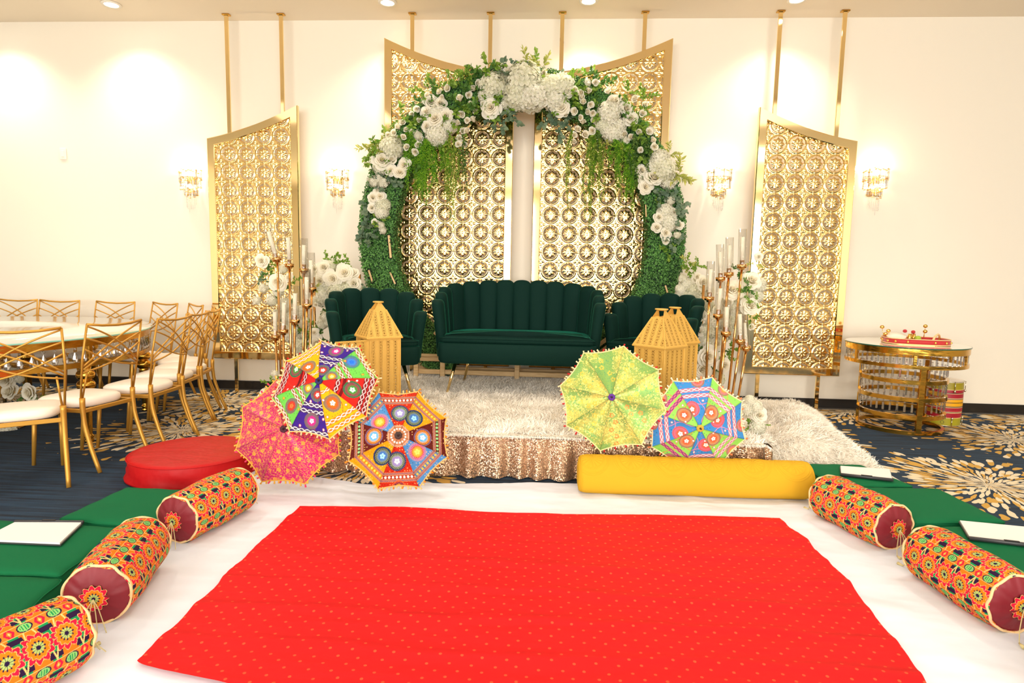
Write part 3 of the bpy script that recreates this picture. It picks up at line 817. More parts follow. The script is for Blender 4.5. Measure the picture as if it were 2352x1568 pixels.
def hydrangea_mesh(name, seed, n=120, tint=0.0, squash=1.0):
    r = np.random.default_rng(seed); D = ball_dirs(n) + r.normal(0, .05, (n, 3)); D /= np.linalg.norm(D, axis=1)[:, None]
    R = dir_rots(D + r.normal(0, .22, (n, 3)), r.uniform(0, 6.28, n))
    pos = D * r.uniform(.80, .98, n)[:, None] * np.array([1, 1, squash])
    c = WHITE_ * (1 - tint) + GREENY_ * tint
    C = c * r.uniform(.92, 1.02, (n, 1)); C = np.clip(C, 0, 1)
    Vc = np.repeat(C, len(FV), 0).reshape(n, len(FV), 3).copy(); Vc[:, 0] = Vc[:, 0] * .5 + GREENY_ * .42
    mb = MB(); mb.scatter(FV, FF, pos, R, np.full(n, .27))
    mb.C = [Vc.reshape(-1, 3)]
    m0 = mb.n; mb.sphere((0, 0, 0), .78, 10, lin([226, 222, 200]))
    return mb.mesh(name, PETAL, False)
def bud_mesh(name, seed):
    return rose_mesh(name, seed, .66, .6, [(.16, 1.0, 2), (.36, 1.05, 3), (.62, .98, 4), (.85, .72, 4)])
LV = np.array([[0, 0, 0], [-.30, .35, .05], [0, .42, -.03], [.30, .35, .05], [-.24, .74, .03], [0, .76, -.05], [.24, .74, .03], [0, 1.06, -.12]])
LF = np.array([[0, 2, 1], [0, 3, 2], [1, 2, 5], [1, 5, 4], [2, 3, 6], [2, 6, 5], [4, 5, 7], [5, 6, 7]])
def spray_mesh(name, seed, L=1.0, nleaf=16, leaf=.3, wide=1.0, cols=((88, 132, 38), (152, 182, 72)), droop=.3, branches=3):
    r = np.random.default_rng(seed); mb = MB(); c0, c1 = lin(cols[0]), lin(cols[1])
    for b in range(branches):
        az = b * 2 * PI / branches + r.uniform(-.4, .4); el = r.uniform(.35, .95)
        d = np.array([math.cos(az) * math.cos(el), math.sin(az) * math.cos(el), math.sin(el)])
        t = np.linspace(0, 1, 8); side = np.cross(d, [0, 0, 1]); side /= np.linalg.norm(side)
        pts = d[None] * (t * L)[:, None] + np.array([0, 0, -droop * L])[None] * (t ** 2)[:, None] + side[None] * (np.sin(t * 3) * .08 * L)[:, None]
        mb.tube(pts, np.linspace(.012, .004, 8) * L, 4, C=c0)
        n = nleaf; q = np.linspace(.15, 1, n)
        P = np.stack([np.interp(q, t, pts[:, i]) for i in range(3)], 1)
        T = np.gradient(P, axis=0); T /= np.linalg.norm(T, axis=1)[:, None]
        rad = np.cross(T, r.normal(size=(n, 3))); rad /= np.linalg.norm(rad, axis=1)[:, None]
        Yd = rad * .8 + T * .6; Yd /= np.linalg.norm(Yd, axis=1)[:, None]
        Z = np.cross(Yd, np.cross(T, Yd)); Z = np.array([0, 0, 1.0]) + r.normal(0, .35, (n, 3)); Z -= Yd * (Z * Yd).sum(1)[:, None]; Z /= np.linalg.norm(Z, axis=1)[:, None]
        X = np.cross(Yd, Z)
        R = np.stack([X * wide, Yd, Z], -1)
        k = r.random((n, 1)); mb.scatter(LV, LF, P, R, leaf * r.uniform(.7, 1.15, n), C=c0 * (1 - k) + c1 * k)
    return mb.mesh(name, LEAFM, False)
def vine_mesh(name, seed, L=1.0, kind='fern'):
    """hanging strands, growing down from the origin"""
    r = np.random.default_rng(seed); mb = MB()
    if kind == 'fern': ns, w, step, needle, c0, c1 = 4, .055, .011, .034, lin([60, 128, 26]), lin([150, 196, 50])
    elif kind == 'thin': ns, w, step, needle, c0, c1 = 3, .03, .012, .017, lin([88, 130, 34]), lin([170, 186, 70])
    else: ns, w, step, needle, c0, c1 = 3, .04, .016, .026, lin([50, 92, 34]), lin([112, 140, 60])
    for s0 in range(ns):
        l = L * (1.0 if s0 == 0 else r.uniform(.55, .95)); n = int(l / step)
        t = np.linspace(0, 1, n); x0, y0 = (r.uniform(-w, w) * 1.1, r.uniform(-.03, .02))
        x = x0 * np.minimum(1, t * 4) + .012 * np.sin(t * 9 + s0) ; y = y0 + .01 * np.sin(t * 7 + 2 * s0); z = -t * l
        P = np.stack([x, y, z], 1); mb.tube(P[::4] if n > 12 else P, .0014, 4, C=c0)
        m = 5 if kind == 'fern' else 3
        PP = np.repeat(P, m, 0) + r.normal(0, .003, (n * m, 3))
        Yd = r.normal(size=(n * m, 3)); Yd[:, 2] = -np.abs(Yd[:, 2]) * .7 - .3; Yd[:, 1] *= .6; Yd /= np.linalg.norm(Yd, axis=1)[:, None]
        Z = r.normal(size=(n * m, 3)); Z[:, 1] -= 1.2; Z -= Yd * (Z * Yd).sum(1)[:, None]; Z /= np.linalg.norm(Z, axis=1)[:, None]
        X = np.cross(Yd, Z); wd = .32 if kind == 'fern' else .85
        tap = np.repeat(np.clip(1.15 - t ** 3 * .6, .3, 1), m)
        k = r.random((n * m, 1))
        mb.scatter(LV, LF, PP, np.stack([X * wd, Yd, Z], -1), needle * r.uniform(.6, 1.3, n * m) * tap, C=c0 * (1 - k) + c1 * k)
    return mb.mesh(name, LEAFM, False)
ROSES = [rose_mesh('white_rose', i) for i in (1, 2, 3)]
PEONIES = [rose_mesh('white_rose', i, .92, .25, [(.14, .95, 3), (.30, .98, 3), (.48, .96, 4), (.66, .86, 4), (.84, .68, 5), (1.0, .42, 5)]) for i in (11, 12, 13)]
HYDS = [hydrangea_mesh('hydrangea_head', i) for i in (1, 2)] + [hydrangea_mesh('hydrangea_head', 3, 120, .18)]
BUDS = [bud_mesh('rosebud', i) for i in (5, 6)]
BLOS = [hydrangea_mesh('blossom_sprig', 9, 12)]
SPR = [spray_mesh('leaf_spray', i) for i in (1, 2, 3)]
DARKSPR = [spray_mesh('leaf_spray', i, cols=((54, 98, 36), (100, 142, 60))) for i in (4, 5)]
EUC = [spray_mesh('eucalyptus_spray', i, leaf=.30, wide=1.55, nleaf=11, cols=((78, 108, 84), (132, 152, 120)), droop=.5) for i in (7, 8)]
PALE = [spray_mesh('pale_leaf_spray', 9, leaf=.33, wide=.55, nleaf=22, cols=((150, 160, 70), (206, 204, 110)))]
KIND = {'R': (ROSES, 'white_rose'), 'P': (PEONIES, 'white_rose'), 'H': (HYDS, 'hydrangea_head'), 'B': (BUDS, 'rosebud'), 'S': (BLOS, 'blossom_sprig'),
        'L': (SPR, 'leaf_spray'), 'D': (DARKSPR, 'leaf_spray'), 'E': (EUC, 'eucalyptus_spray'), 'Y': (PALE, 'pale_leaf_spray')}
def put(root, kind, p, size, dirv, tint=None):
    ms, nm = KIND[kind]
    d = Vector(dirv) + Vector((random.uniform(-.3, .3), random.uniform(-.1, .2), random.uniform(-.3, .3)))
    q = face(d) @ Matrix.Rotation(random.uniform(0, 6.28), 3, 'Z').to_quaternion()
    return place(random.choice(ms), nm, root, Vector(p) - root.location, q, size)

# ------------------------------------------------------------------ the round flower arch
RY, RX, RZ, RO, RI, RD = 5.93, -.305, 1.655, 1.545, 1.205, .20
arch = empty('flower_arch', (RX, RY, STG), 0, 'large round boxwood hedge arch with white flowers and trailing greenery behind the sofa', 'flower arch')
mb = MB(); aa = np.linspace(-PI / 2 - 2.55, -PI / 2 + 2.55 + .0, 120)
aa = np.linspace(math.radians(-64), math.radians(244), 160)
L0 = []
prof = [(RI + .015, -RD / 2 + .015), (RO - .015, -RD / 2 + .015), (RO - .015, RD / 2 - .015), (RI + .015, RD / 2 - .015)]
V = np.array([[(RX + r_ * math.cos(a), RY + y_, RZ + r_ * math.sin(a)) for (r_, y_) in prof + prof[:1]] for a in aa])
mb.grid(V); mb.build('hedge_frame', HEDGE_CORE, arch, smooth=False, world=True)
N = 62000
face_id = rng.random(N); a = rng.uniform(math.radians(-64), math.radians(244), N)
r_ = np.sqrt(rng.uniform(RI ** 2, RO ** 2, N)); y_ = np.full(N, -RD / 2)
nr = np.zeros(N); ny = np.full(N, -1.0)
i1 = face_id > .62; r_[i1] = RI; nr[i1] = -1; ny[i1] = 0; y_[i1] = rng.uniform(-RD / 2, RD / 2, i1.sum())
i2 = face_id > .78; r_[i2] = RO; nr[i2] = 1
i3 = face_id > .92; r_[i3] = rng.uniform(RI, RO, i3.sum()); nr[i3] = 0; ny[i3] = 1; y_[i3] = RD / 2
# worn patches where the golden slats show through
pj = rng.uniform(-.006, .012, N)
nvec = np.stack([nr * np.cos(a), ny, nr * np.sin(a)], 1)
pos = np.stack([RX + r_ * np.cos(a), RY + y_, RZ + r_ * np.sin(a)], 1) + nvec * pj[:, None]
SLATS = [((893, 540), (898, 592), .016), ((847, 620), (856, 648), .014), ((896, 625), (908, 652), .012), ((1528, 655), (1533, 672), .012), ((1483, 470), (1484, 498), .008)]
okm = np.ones(N, bool)
SL = []
for (p0, p1, w_) in SLATS:
    A = np.array(at(*p0, RY - RD / 2)); B = np.array(at(*p1, RY - RD / 2)); SL.append((A, B, w_))
    ab = B - A; tq = np.clip(((pos - A) @ ab) / (ab @ ab), 0, 1); dd_ = np.linalg.norm(pos - (A + tq[:, None] * ab), axis=1)
    okm &= dd_ > w_ + .004
low = pos[:, 2] > STG + .05
pos, nvec = pos[okm & low], nvec[okm & low]; N = len(pos)
R = dir_rots(nvec + rng.normal(0, .55, (N, 3)))
k = rng.random((N, 1)); big = fbm(pos[:, 0] * 7, pos[:, 2] * 7, 3)[:, None]
C = lin([36, 80, 32]) * (1 - k) + lin([104, 156, 78]) * k; C = C * (.75 + .6 * big)
MB().scatter(np.array([[0, 0, 0], [.45, .5, .12], [0, 1.0, 0], [-.45, .5, .12]]), np.array([[0, 1, 2, 3]]), pos, R, rng.uniform(.012, .021, N), C=np.clip(C, 0, 1)).build('hedge_leaves', HEDGE, arch, smooth=False, world=True, kind='stuff')
for (A, B, w_) in SL:
    d = B - A; L_ = np.linalg.norm(d); ang = math.atan2(d[0], d[2])
    m_ = MB().bbox(tuple((A + B) / 2 + np.array([0, -.004, 0])), (w_ * 1.3, .010, L_), .002, R=roty(ang)); m_.build('golden_slat', WOOD, arch, smooth=False, world=True)

FY = RY - RD / 2
def apx(px, py, out=.03): return at(px, py, FY - out)
PXM = 1400 / 5.85      # pixels per metre near the arch
ARCH_FLOWERS = [  # kind, px, py, radius in px, how far it stands out
 ('H', 1205, 188, 40, .06), ('H', 1222, 222, 36, .07), ('H', 1188, 220, 30, .07), ('H', 1133, 200, 30, .05), ('H', 1118, 222, 18, .05), ('R', 1128, 248, 20, .09),
 ('H', 1262, 205, 30, .05), ('H', 1290, 200, 28, .04), ('H', 1278, 232, 26, .06), ('R', 1290, 250, 18, .09), ('R', 1302, 212, 16, .09), ('P', 1247, 238, 11, .09), ('B', 1250, 168, 11, .05), ('P', 1168, 168, 14, .02),
 ('P', 990, 238, 17, .06), ('P', 1012, 240, 15, .06), ('R', 1001, 275, 18, .09), ('P', 982, 260, 15, .07), ('R', 1025, 268, 16, .08), ('P', 983, 292, 14, .08), ('H', 1003, 312, 24, .07), ('H', 1030, 290, 18, .05), ('H', 1000, 262, 22, .04),
 ('H', 900, 340, 26, .06), ('P', 878, 372, 20, .07), ('R', 918, 398, 14, .09), ('R', 898, 392, 12, .09), ('R', 930, 380, 15, .07), ('H', 875, 385, 17, .05), ('P', 902, 368, 12, .08), ('P', 889, 330, 12, .03), 
 ('P', 857, 455, 13, .06), ('R', 873, 452, 12, .07), ('H', 880, 472, 17, .05), ('H', 877, 488, 15, .06), ('P', 855, 478, 11, .06), ('P', 862, 512, 9, .06), ('P', 868, 440, 10, .05),
 ('H', 1398, 262, 26, .06), ('P', 1412, 238, 17, .05), ('P', 1436, 252, 15, .06), ('P', 1448, 275, 15, .08), ('H', 1408, 305, 22, .06), ('R', 1405, 272, 14, .09), ('H', 1385, 290, 18, .05), ('H', 1420, 290, 18, .05), ('P', 1392, 248, 12, .06),
 ('H', 1515, 368, 22, .06), ('H', 1522, 392, 27, .07), ('P', 1500, 412, 20, .08), ('R', 1482, 430, 15, .08), ('H', 1535, 415, 18, .05), ('P', 1472, 393, 13, .07), ('P', 1478, 412, 12, .06), ('H', 1500, 385, 18, .05),
 ('H', 1528, 487, 18, .05), ('P', 1512, 500, 12, .07), ('H', 1535, 512, 20, .05), ('P', 1508, 525, 12, .07), ('R', 1528, 535, 12, .08), ('P', 1545, 490, 12, .05), ('P', 1528, 553, 9, .07), ('P', 1560, 517, 10, .04)]
for (k_, px, py, rr_, out) in ARCH_FLOWERS:
    put(arch, k_, apx(px, py, out - .02), rr_ / PXM * 1.05, (0, -1, .15))
# blossoms and buds scattered through the green
BUDS_AT = [(936, 302), (925, 318), (908, 305), (918, 296), (893, 312), (927, 285), (949, 262), (957, 250), (962, 280), (948, 300), (965, 322), (962, 335), (955, 348), (1020, 225), (1032, 205), (1090, 208), (1095, 193), (1075, 218), (1058, 232),
 (1085, 252), (1080, 243), (1095, 262), (1062, 262), (1072, 278), (1090, 280), (1042, 305), (1060, 302), (1055, 318), (1065, 330), (1052, 332), (1075, 305), (1048, 288), (1108, 240), (1368, 190), (1325, 205), (1338, 212), (1340, 228), (1352, 215), (1355, 240),
 (1340, 240), (1345, 258), (1330, 270), (1360, 258), (1338, 285), (1365, 275), (1322, 255), (1398, 215), (1325, 302), (1318, 312), (1342, 312), (1362, 300), (1460, 232), (1478, 240), (1438, 308), (1452, 318), (1464, 308), (1442, 330), (1490, 305), (1495, 325), (1505, 335), (1472, 345), (1475, 262), (1300, 268), (1318, 330), (938, 340), (910, 320), (1012, 215), (985, 222)]
for (px, py) in BUDS_AT: put(arch, 'B', apx(px, py, random.uniform(.02, .08)), random.uniform(.046, .060), (random.uniform(-.5, .5), -1, random.uniform(-.4, .8)))
for (px, py, r2) in ((1160, 240, 14), (1165, 228, 12), (860, 418, 14), (880, 420, 14), (870, 408, 9), (1555, 540, 9), (880, 530, 9), (875, 518, 10), (960, 312, 12), (1435, 323, 10), (1350, 190, 9), (1540, 462, 10), (1265, 222, 9), (1495, 300, 10)):
    put(arch, 'S', apx(px, py, .05), r2 / PXM * 1.1, (0, -1, .2))
# leaf sprays along the upper arc and down the sides
def arcpt(deg, rad, out):
    a_ = math.radians(deg); return Vector((RX + rad * math.cos(a_), FY - out, RZ + rad * math.sin(a_)))
r7 = random.Random(5)
for k_ in range(84):
    dg = r7.uniform(26, 156); 
    if 82 < dg < 98: dg += 18
    rad = r7.uniform(RI - .02, RO + .03); p = arcpt(dg, rad, r7.uniform(-.02, .05))
    put(arch, 'L' if r7.random() < .65 else 'D', p, r7.uniform(.10, .17), (.5 * math.cos(math.radians(dg)), -1, .4 * math.sin(math.radians(dg))))
for (px, py, s_, kk) in ((1150, 165, .16, 'E'), (1175, 265, .16, 'E'), (1155, 275, .15, 'E'), (1140, 285, .13, 'E'), (1262, 275, .16, 'E'), (1280, 290, .16, 'E'), (1300, 275, .13, 'E'), (1285, 180, .11, 'E'), (1205, 150, .16, 'Y'), (1225, 152, .17, 'L'),
 (1245, 155, .15, 'Y'), (1190, 158, .13, 'E'), (860, 345, .16, 'Y'), (875, 330, .15, 'Y'), (1545, 400, .20, 'Y'), (1535, 355, .12, 'Y'), (850, 510, .15, 'E'), (843, 530, .15, 'E'), (850, 550, .14, 'E'), (868, 505, .12, 'L'), (848, 480, .12, 'E'),
 (885, 412, .14, 'E'), (905, 415, .12, 'E'), (865, 425, .12, 'E'), (1540, 450, .14, 'E'), (1560, 470, .13, 'E'), (1555, 495, .13, 'E'), (1520, 455, .12, 'E'), (1545, 560, .13, 'E'), (1535, 580, .10, 'L'), (1515, 478, .10, 'L'), (975, 205, .14, 'L'),
 (1480, 225, .14, 'L'), (1440, 215, .13, 'L'), (1000, 300, .12, 'Y'), (1395, 310, .12, 'Y'), (1390, 245, .10, 'D'), (900, 385, .08, 'D'), (1500, 380, .08, 'D'), (1120, 175, .14, 'D'), (1560, 405, .14, 'Y')):
    put(arch, kk, apx(px, py, .03), s_, (.2 if px > 1200 else -.2, -1, .35))
VF = {}
def vine(px, py0, py1, kind, i):
    L_ = (py1 - py0) / PXM
    me = vine_mesh('hanging_vine', 100 + i, L_, kind)
    place(me, 'hanging_vine', arch, apx(px, py0, .05 + .02 * (i % 3)) - arch.location)
for i, (px, a_, b_, kd) in enumerate(((950, 300, 440, 'fern'), (965, 330, 462, 'fern'), (978, 320, 455, 'fern'), (940, 290, 400, 'fern'), (990, 330, 420, 'fern'), (1030, 310, 500, 'thin'), (1018, 320, 400, 'fern'), (1040, 315, 520, 'thin'),
        (1050, 300, 440, 'thin'), (1025, 330, 470, 'thin'), (1060, 310, 430, 'round'), (1312, 300, 480, 'thin'), (1352, 320, 490, 'thin'), (1365, 330, 515, 'thin'), (1375, 320, 430, 'thin'), (1358, 300, 400, 'fern'),
        (1385, 330, 470, 'thin'), (1412, 320, 420, 'fern'), (1430, 320, 440, 'fern'), (1442, 330, 475, 'fern'), (1455, 310, 420, 'round'), (1472, 320, 430, 'round'), (1485, 320, 425, 'round'), (1425, 330, 460, 'thin'), (930, 300, 380, 'round'), (1370, 300, 370, 'round'))):
    vine(px, a_, b_, kd, i)

# slatted wooden stand that carries the arch
ws = arch
x0_, x1_ = -1.30, .72
for zz_, n_ in ((.075, 'bottom_rail'), (.20, 'top_rail')):
    for yy in (5.80, 5.99): MB().bbox((0.5 * (x0_ + x1_), yy, STG + zz_), (x1_ - x0_, .028, .045), .003).build(n_, WOOD, ws, smooth=False, world=True)
for xx in (x0_ + .02, -1.02, -.30, .40, x1_ - .02):
    for yy in (5.775, 6.02): MB().bbox((xx, yy, STG + .11), (.045, .03, .22), .003).build('post', WOOD, ws, smooth=False, world=True)
for k_, yy in enumerate((5.80, 5.87, 5.94, 6.01)): MB().bbox((0.5 * (x0_ + x1_), yy, STG + .235), (x1_ - x0_, .055, .022), .003).build('slat', WOOD, ws, smooth=False, world=True)
for xx in (-.98, -.88, .45, .55): MB().bbox((xx, 5.80, STG + .36), (.035, .03, .32), .003, R=roty(-.9 if xx < 0 else .9)).build('brace', WOOD, ws, smooth=False, world=True)

# ------------------------------------------------------------------ floral columns and loose arrangements
def floral(label, base, items, y, group=None, pole=None):
    t = empty('floral_arrangement', base, 0, label, 'floral arrangement', group)
    if pole:
        MB().tube([(base[0], base[1], base[2]), (base[0], base[1], pole)], .012, 8).build('pole', GOLD_ROSE, t, world=True)
        MB().lathe([(.001, 0), (.13, 0), (.13, .012), (.02, .02), (.001, .02)], 24, base).build('base_plate', GOLD_ROSE, t, world=True)
    pm = FPX / (y + .15)
    for it in items:
        k_, px, py, rr_ = it[:4]; dy = it[4] if len(it) > 4 else 0
        p = at(px, py, y + dy)
        put(t, k_, p, rr_ / pm * (1.05 if k_ not in 'LDEY' else 1.6), (0, -1, .25))
    return t
floral('tall white rose and hydrangea column behind the left armchair, beside the arch', (-1.78, 5.62, STG + .02),
       [('P', 735, 645, 17), ('R', 765, 640, 18, -.06), ('R', 792, 627, 18, -.05), ('P', 815, 652, 16), ('H', 775, 665, 20, -.03), ('H', 740, 682, 22), ('P', 722, 622, 15), ('H', 802, 665, 18), ('P', 745, 615, 16), ('H', 760, 612, 16, .04), ('P', 812, 630, 14), ('H', 735, 665, 17),
        ('P', 785, 690, 14), ('H', 765, 700, 18), ('L', 752, 596, 13, .03), ('L', 765, 600, 14, .03), ('L', 780, 598, 13, .03), ('L', 795, 602, 13, .02), ('D', 760, 715, 14), ('D', 745, 705, 13), ('S', 825, 668, 12), ('Y', 725, 660, 10, -.06), ('D', 770, 640, 9), ('H', 758, 655, 18, .02), ('E', 838, 655, 11), ('L', 822, 665, 11)],
       5.5, 'white flower columns on the stage', 1.28)
floral('cascade of white roses and blossoms behind the left gold candelabra', (-2.02, 5.12, STG + .02),
       [('P', 603, 600, 15, -.1), ('P', 641, 648, 19, -.1), ('R', 665, 638, 10, -.1), ('S', 650, 618, 13), ('S', 605, 662, 13), ('S', 625, 690, 16), ('S', 640, 722, 15), ('H', 668, 765, 22), ('H', 688, 795, 20), ('H', 655, 700, 16), ('D', 620, 625, 14), ('L', 630, 610, 13), ('D', 655, 660, 13), ('L', 680, 645, 13), ('E', 605, 640, 12),
        ('D', 640, 690, 13), ('D', 665, 700, 13), ('E', 625, 655, 11), ('Y', 615, 598, 9), ('R', 722, 764, 10, -.05), ('P', 730, 790, 18, -.05), ('S', 748, 728, 15), ('S', 740, 745, 15), ('L', 708, 760, 15), ('L', 720, 750, 14), ('D', 740, 770, 15), ('E', 755, 790, 13), ('D', 712, 780, 13), ('L', 700, 790, 12), ('S', 700, 770, 13), ('H', 690, 720, 17), ('H', 670, 730, 16),
        ('D', 690, 750, 13), ('S', 755, 740, 12), ('H', 700, 740, 14), ('B', 727, 700, 9), ('S', 718, 690, 12), ('H', 640, 670, 12), ('D', 648, 730, 12), ('S', 590, 690, 12)],
       5.05, 'white flower columns on the stage', 1.25)
floral('low cluster of white blossoms and leaves on the carpet behind the pink parasol', (-2.32, 4.42, 0),
       [('H', 612, 905, 15), ('H', 622, 925, 16), ('P', 605, 915, 12), ('H', 630, 945, 15), ('S', 585, 925, 11), ('P', 632, 900, 12), ('L', 618, 880, 12), ('L', 578, 938, 11), ('L', 590, 945, 11), ('D', 570, 950, 9), ('S', 632, 858, 9), ('L', 636, 875, 8), ('H', 640, 965, 15), ('L', 600, 945, 12), ('H', 645, 925, 15)],
       4.42)
floral('tall white rose column behind the right armchair, beside the arch', (1.24, 5.62, STG + .02),
       [('P', 1612, 650, 16, -.05), ('H', 1592, 670, 20), ('H', 1580, 652, 15), ('P', 1585, 690, 16), ('H', 1605, 690, 18), ('P', 1625, 668, 14), ('P', 1600, 640, 13), ('Y', 1580, 605, 13), ('L', 1582, 618, 16), ('L', 1600, 612, 13), ('L', 1578, 600, 13), ('H', 1565, 665, 13), ('D', 1612, 678, 9), ('S', 1568, 640, 12), ('H', 1620, 700, 18), ('P', 1600, 712, 15), ('S', 1560, 675, 10), ('H', 1575, 680, 14)],
       5.5, 'white flower columns on the stage', 1.28)
floral('cascade of white roses and leaves behind the right gold candelabra', (1.28, 5.22, STG + .02),
       [('R', 1680, 668, 22, -.1), ('P', 1662, 695, 19), ('P', 1722, 648, 20, -.1), ('H', 1740, 655, 17), ('P', 1722, 705, 19, -.1), ('H', 1735, 680, 16), ('D', 1700, 625, 15, -.05), ('D', 1715, 660, 13, -.18), ('L', 1735, 690, 11, -.15), ('L', 1710, 675, 13, -.17), ('P', 1742, 590, 9), ('Y', 1735, 605, 12), ('P', 1605, 762, 15), ('P', 1590, 792, 15), ('H', 1618, 790, 20), ('P', 1620, 818, 23, -.1), ('P', 1612, 848, 21, -.08),
        ('S', 1600, 735, 15), ('S', 1585, 770, 12), ('P', 1645, 790, 16), ('H', 1640, 740, 18), ('H', 1670, 740, 20), ('H', 1690, 765, 18), ('P', 1660, 838, 15, -.1), ('D', 1590, 830, 13), ('E', 1580, 845, 12), ('D', 1640, 850, 12), ('D', 1605, 800, 11, -.08), ('L', 1680, 800, 15), ('L', 1670, 820, 13), ('B', 1722, 750, 12), ('L', 1725, 730, 14), ('H', 1655, 720, 18), ('H', 1690, 710, 18), ('H', 1655, 770, 18), ('S', 1610, 720, 14), ('H', 1700, 690, 16), ('D', 1655, 800, 10), ('H', 1625, 760, 18), ('P', 1595, 865, 15), ('H', 1645, 870, 18)],
       5.05, 'white flower columns on the stage', 1.25)
floral('white blossoms on the fur rug just right of the blue parasol', (1.42, 4.08, .02),
       [('H', 1735, 935, 15), ('P', 1742, 955, 17), ('H', 1738, 980, 18), ('P', 1728, 1000, 16), ('S', 1745, 985, 13), ('H', 1722, 920, 12), ('L', 1725, 968, 11), ('L', 1722, 978, 10), ('S', 1735, 1008, 12), ('L', 1755, 975, 8), ('H', 1715, 940, 15), ('H', 1720, 1015, 12)], 4.0)

# ------------------------------------------------------------------ candelabras with glass tubes
def candelabra(label, base, specs, y, side):
    t = empty('candelabra', base, 0, label, 'candelabra', 'gold tube candelabras')
    MB().lathe([(.001, 0), (.20, 0), (.205, .006), (.195, .016), (.03, .022), (.001, .022)], 36, base).build('base_plate', GOLD_ROSE, t, world=True)
    n = len(specs); order = sorted(range(n), key=lambda i: specs[i][0])
    for i, (cx, cy, tx, ty, dy) in enumerate(specs):
        yy = y + dy
        p = at(cx, cy, yy); q = at(tx, ty, yy)
        a = 2 * PI * i / n
        b = Vector((base[0] + .80 * (p.x - base[0]) + .01 * math.cos(a), base[1] + .7 * (yy - base[1]) + .02 * math.sin(a), base[2] + .018))
        ax = (q - p).normalized(); L_ = (q - p).length
        R = np.array(face(ax).to_matrix())
        MB().tube([b, b.lerp(p, .5) + Vector((0, 0, 0)), p], .0095, 10).build('stem', GOLD_ROSE, t, world=True)
        cup = MB().lathe([(.001, -.012), (.020, -.012), (.022, 0), (.036, .002), (.038, .030), (.033, .030), (.031, .010), (.018, .010), (.018, .062), (.001, .062)], 22)
        cup.V[0] = cup.V[0] @ R.T + np.array(p); cup.build('cup', GOLD_ROSE, t, world=True)
        gl = MB().lathe([(.031, .012), (.031, L_), (.029, L_), (.029, .012)], 26, caps=False)
        gl.V[0] = gl.V[0] @ R.T + np.array(p); gl.build('glass_tube', GLASS, t, world=True)
        k_ = order.index(i)
        ords = ['leftmost', 'second from left', 'third from left', 'fourth from left', 'fifth from left', 'sixth from left', 'seventh from left', 'eighth from left', 'ninth from left']
        cd = empty('candle', p + ax * .064, 0, 'ivory candle in a glass tube, %s on the %s candelabra' % (ords[k_], side), 'candle', 'ivory candles in glass tubes')
        cd.rotation_mode = 'QUATERNION'; cd.rotation_quaternion = face(ax)
        h = L_ * .80 - .064
        MB().lathe([(.001, 0), (.0165, 0), (.0165, h - .004), (.013, h), (.004, h - .006), (.001, h - .006)], 18).build('wax', CREAMCANDLE, cd)
        MB().tube([(0, 0, h - .006), (.001, 0, h + .008)], .0012, 5).build('wick', BLACKM, cd)
    return t
candelabra('gold candelabra of tall glass tubes left of the stage, behind the patchwork parasol', (-2.12, 4.72, 0),
           [(637, 600, 611, 514, .05), (665, 614, 661, 528, .12), (698, 625, 698, 547, .1), (716, 668, 714, 580, .05), (705, 706, 704, 618, -.02), (677, 742, 678, 656, -.12), (651, 765, 653, 676, -.1), (633, 778, 631, 700, -.02)][:8], 4.72, 'left')
candelabra('gold candelabra of tall glass tubes at the right end of the stage', (1.24, 4.80, STG + .02),
           [(1629, 690, 1633, 600, .05), (1649, 730, 1656, 645, -.05), (1655, 645, 1654, 561, .12), (1674, 634, 1676, 545, .1), (1704, 616, 1706, 526, .05), (1667, 770, 1670, 688, -.12), (1700, 788, 1699, 704, -.08), (1714, 804, 1708, 725, .0)], 4.80, 'right')

# ------------------------------------------------------------------ pierced lanterns
LS, LH, RS, RH = .124, .505, .136, .20
def pierced(w0, w1, h, nb, name):
    """panel in the XZ plane, width w0 at the bottom, w1 at the top, pierced in vertical bands"""
    res = .0021
    nu_, nv_ = int(w0 / res), int(h / res)
    u = np.linspace(-.5, .5, nu_); v = np.linspace(0, h, nv_)
    U, V_ = np.meshgrid(u, v, indexing='ij')
    Wv = w0 + (w1 - w0) * V_ / h
    X = U * Wv
    bw = (w0 - .02) / nb
    q = (X + (w0 - .02) / 2) / bw; fb = (q % 1 - .5) * bw
    cell = .0215; vv = (V_ % cell) - cell / 2
    r_ = np.hypot(fb, vv); th = np.arctan2(vv, fb)
    hole = (r_ < .0048) 
    for kx, kz in ((0, .5), (.0105, .25), (-.0105, .25), (.0105, -.25), (-.0105, -.25), (0, -.5)):
        hole |= np.hypot(fb - kx, vv - kz * cell) < .0027
    m_ = .012
    inb = (np.abs(X) < Wv / 2 - m_) & (V_ > m_) & (V_ < h - m_)
    hole &= inb
    return U, V_, X, hole[:-1, :-1]
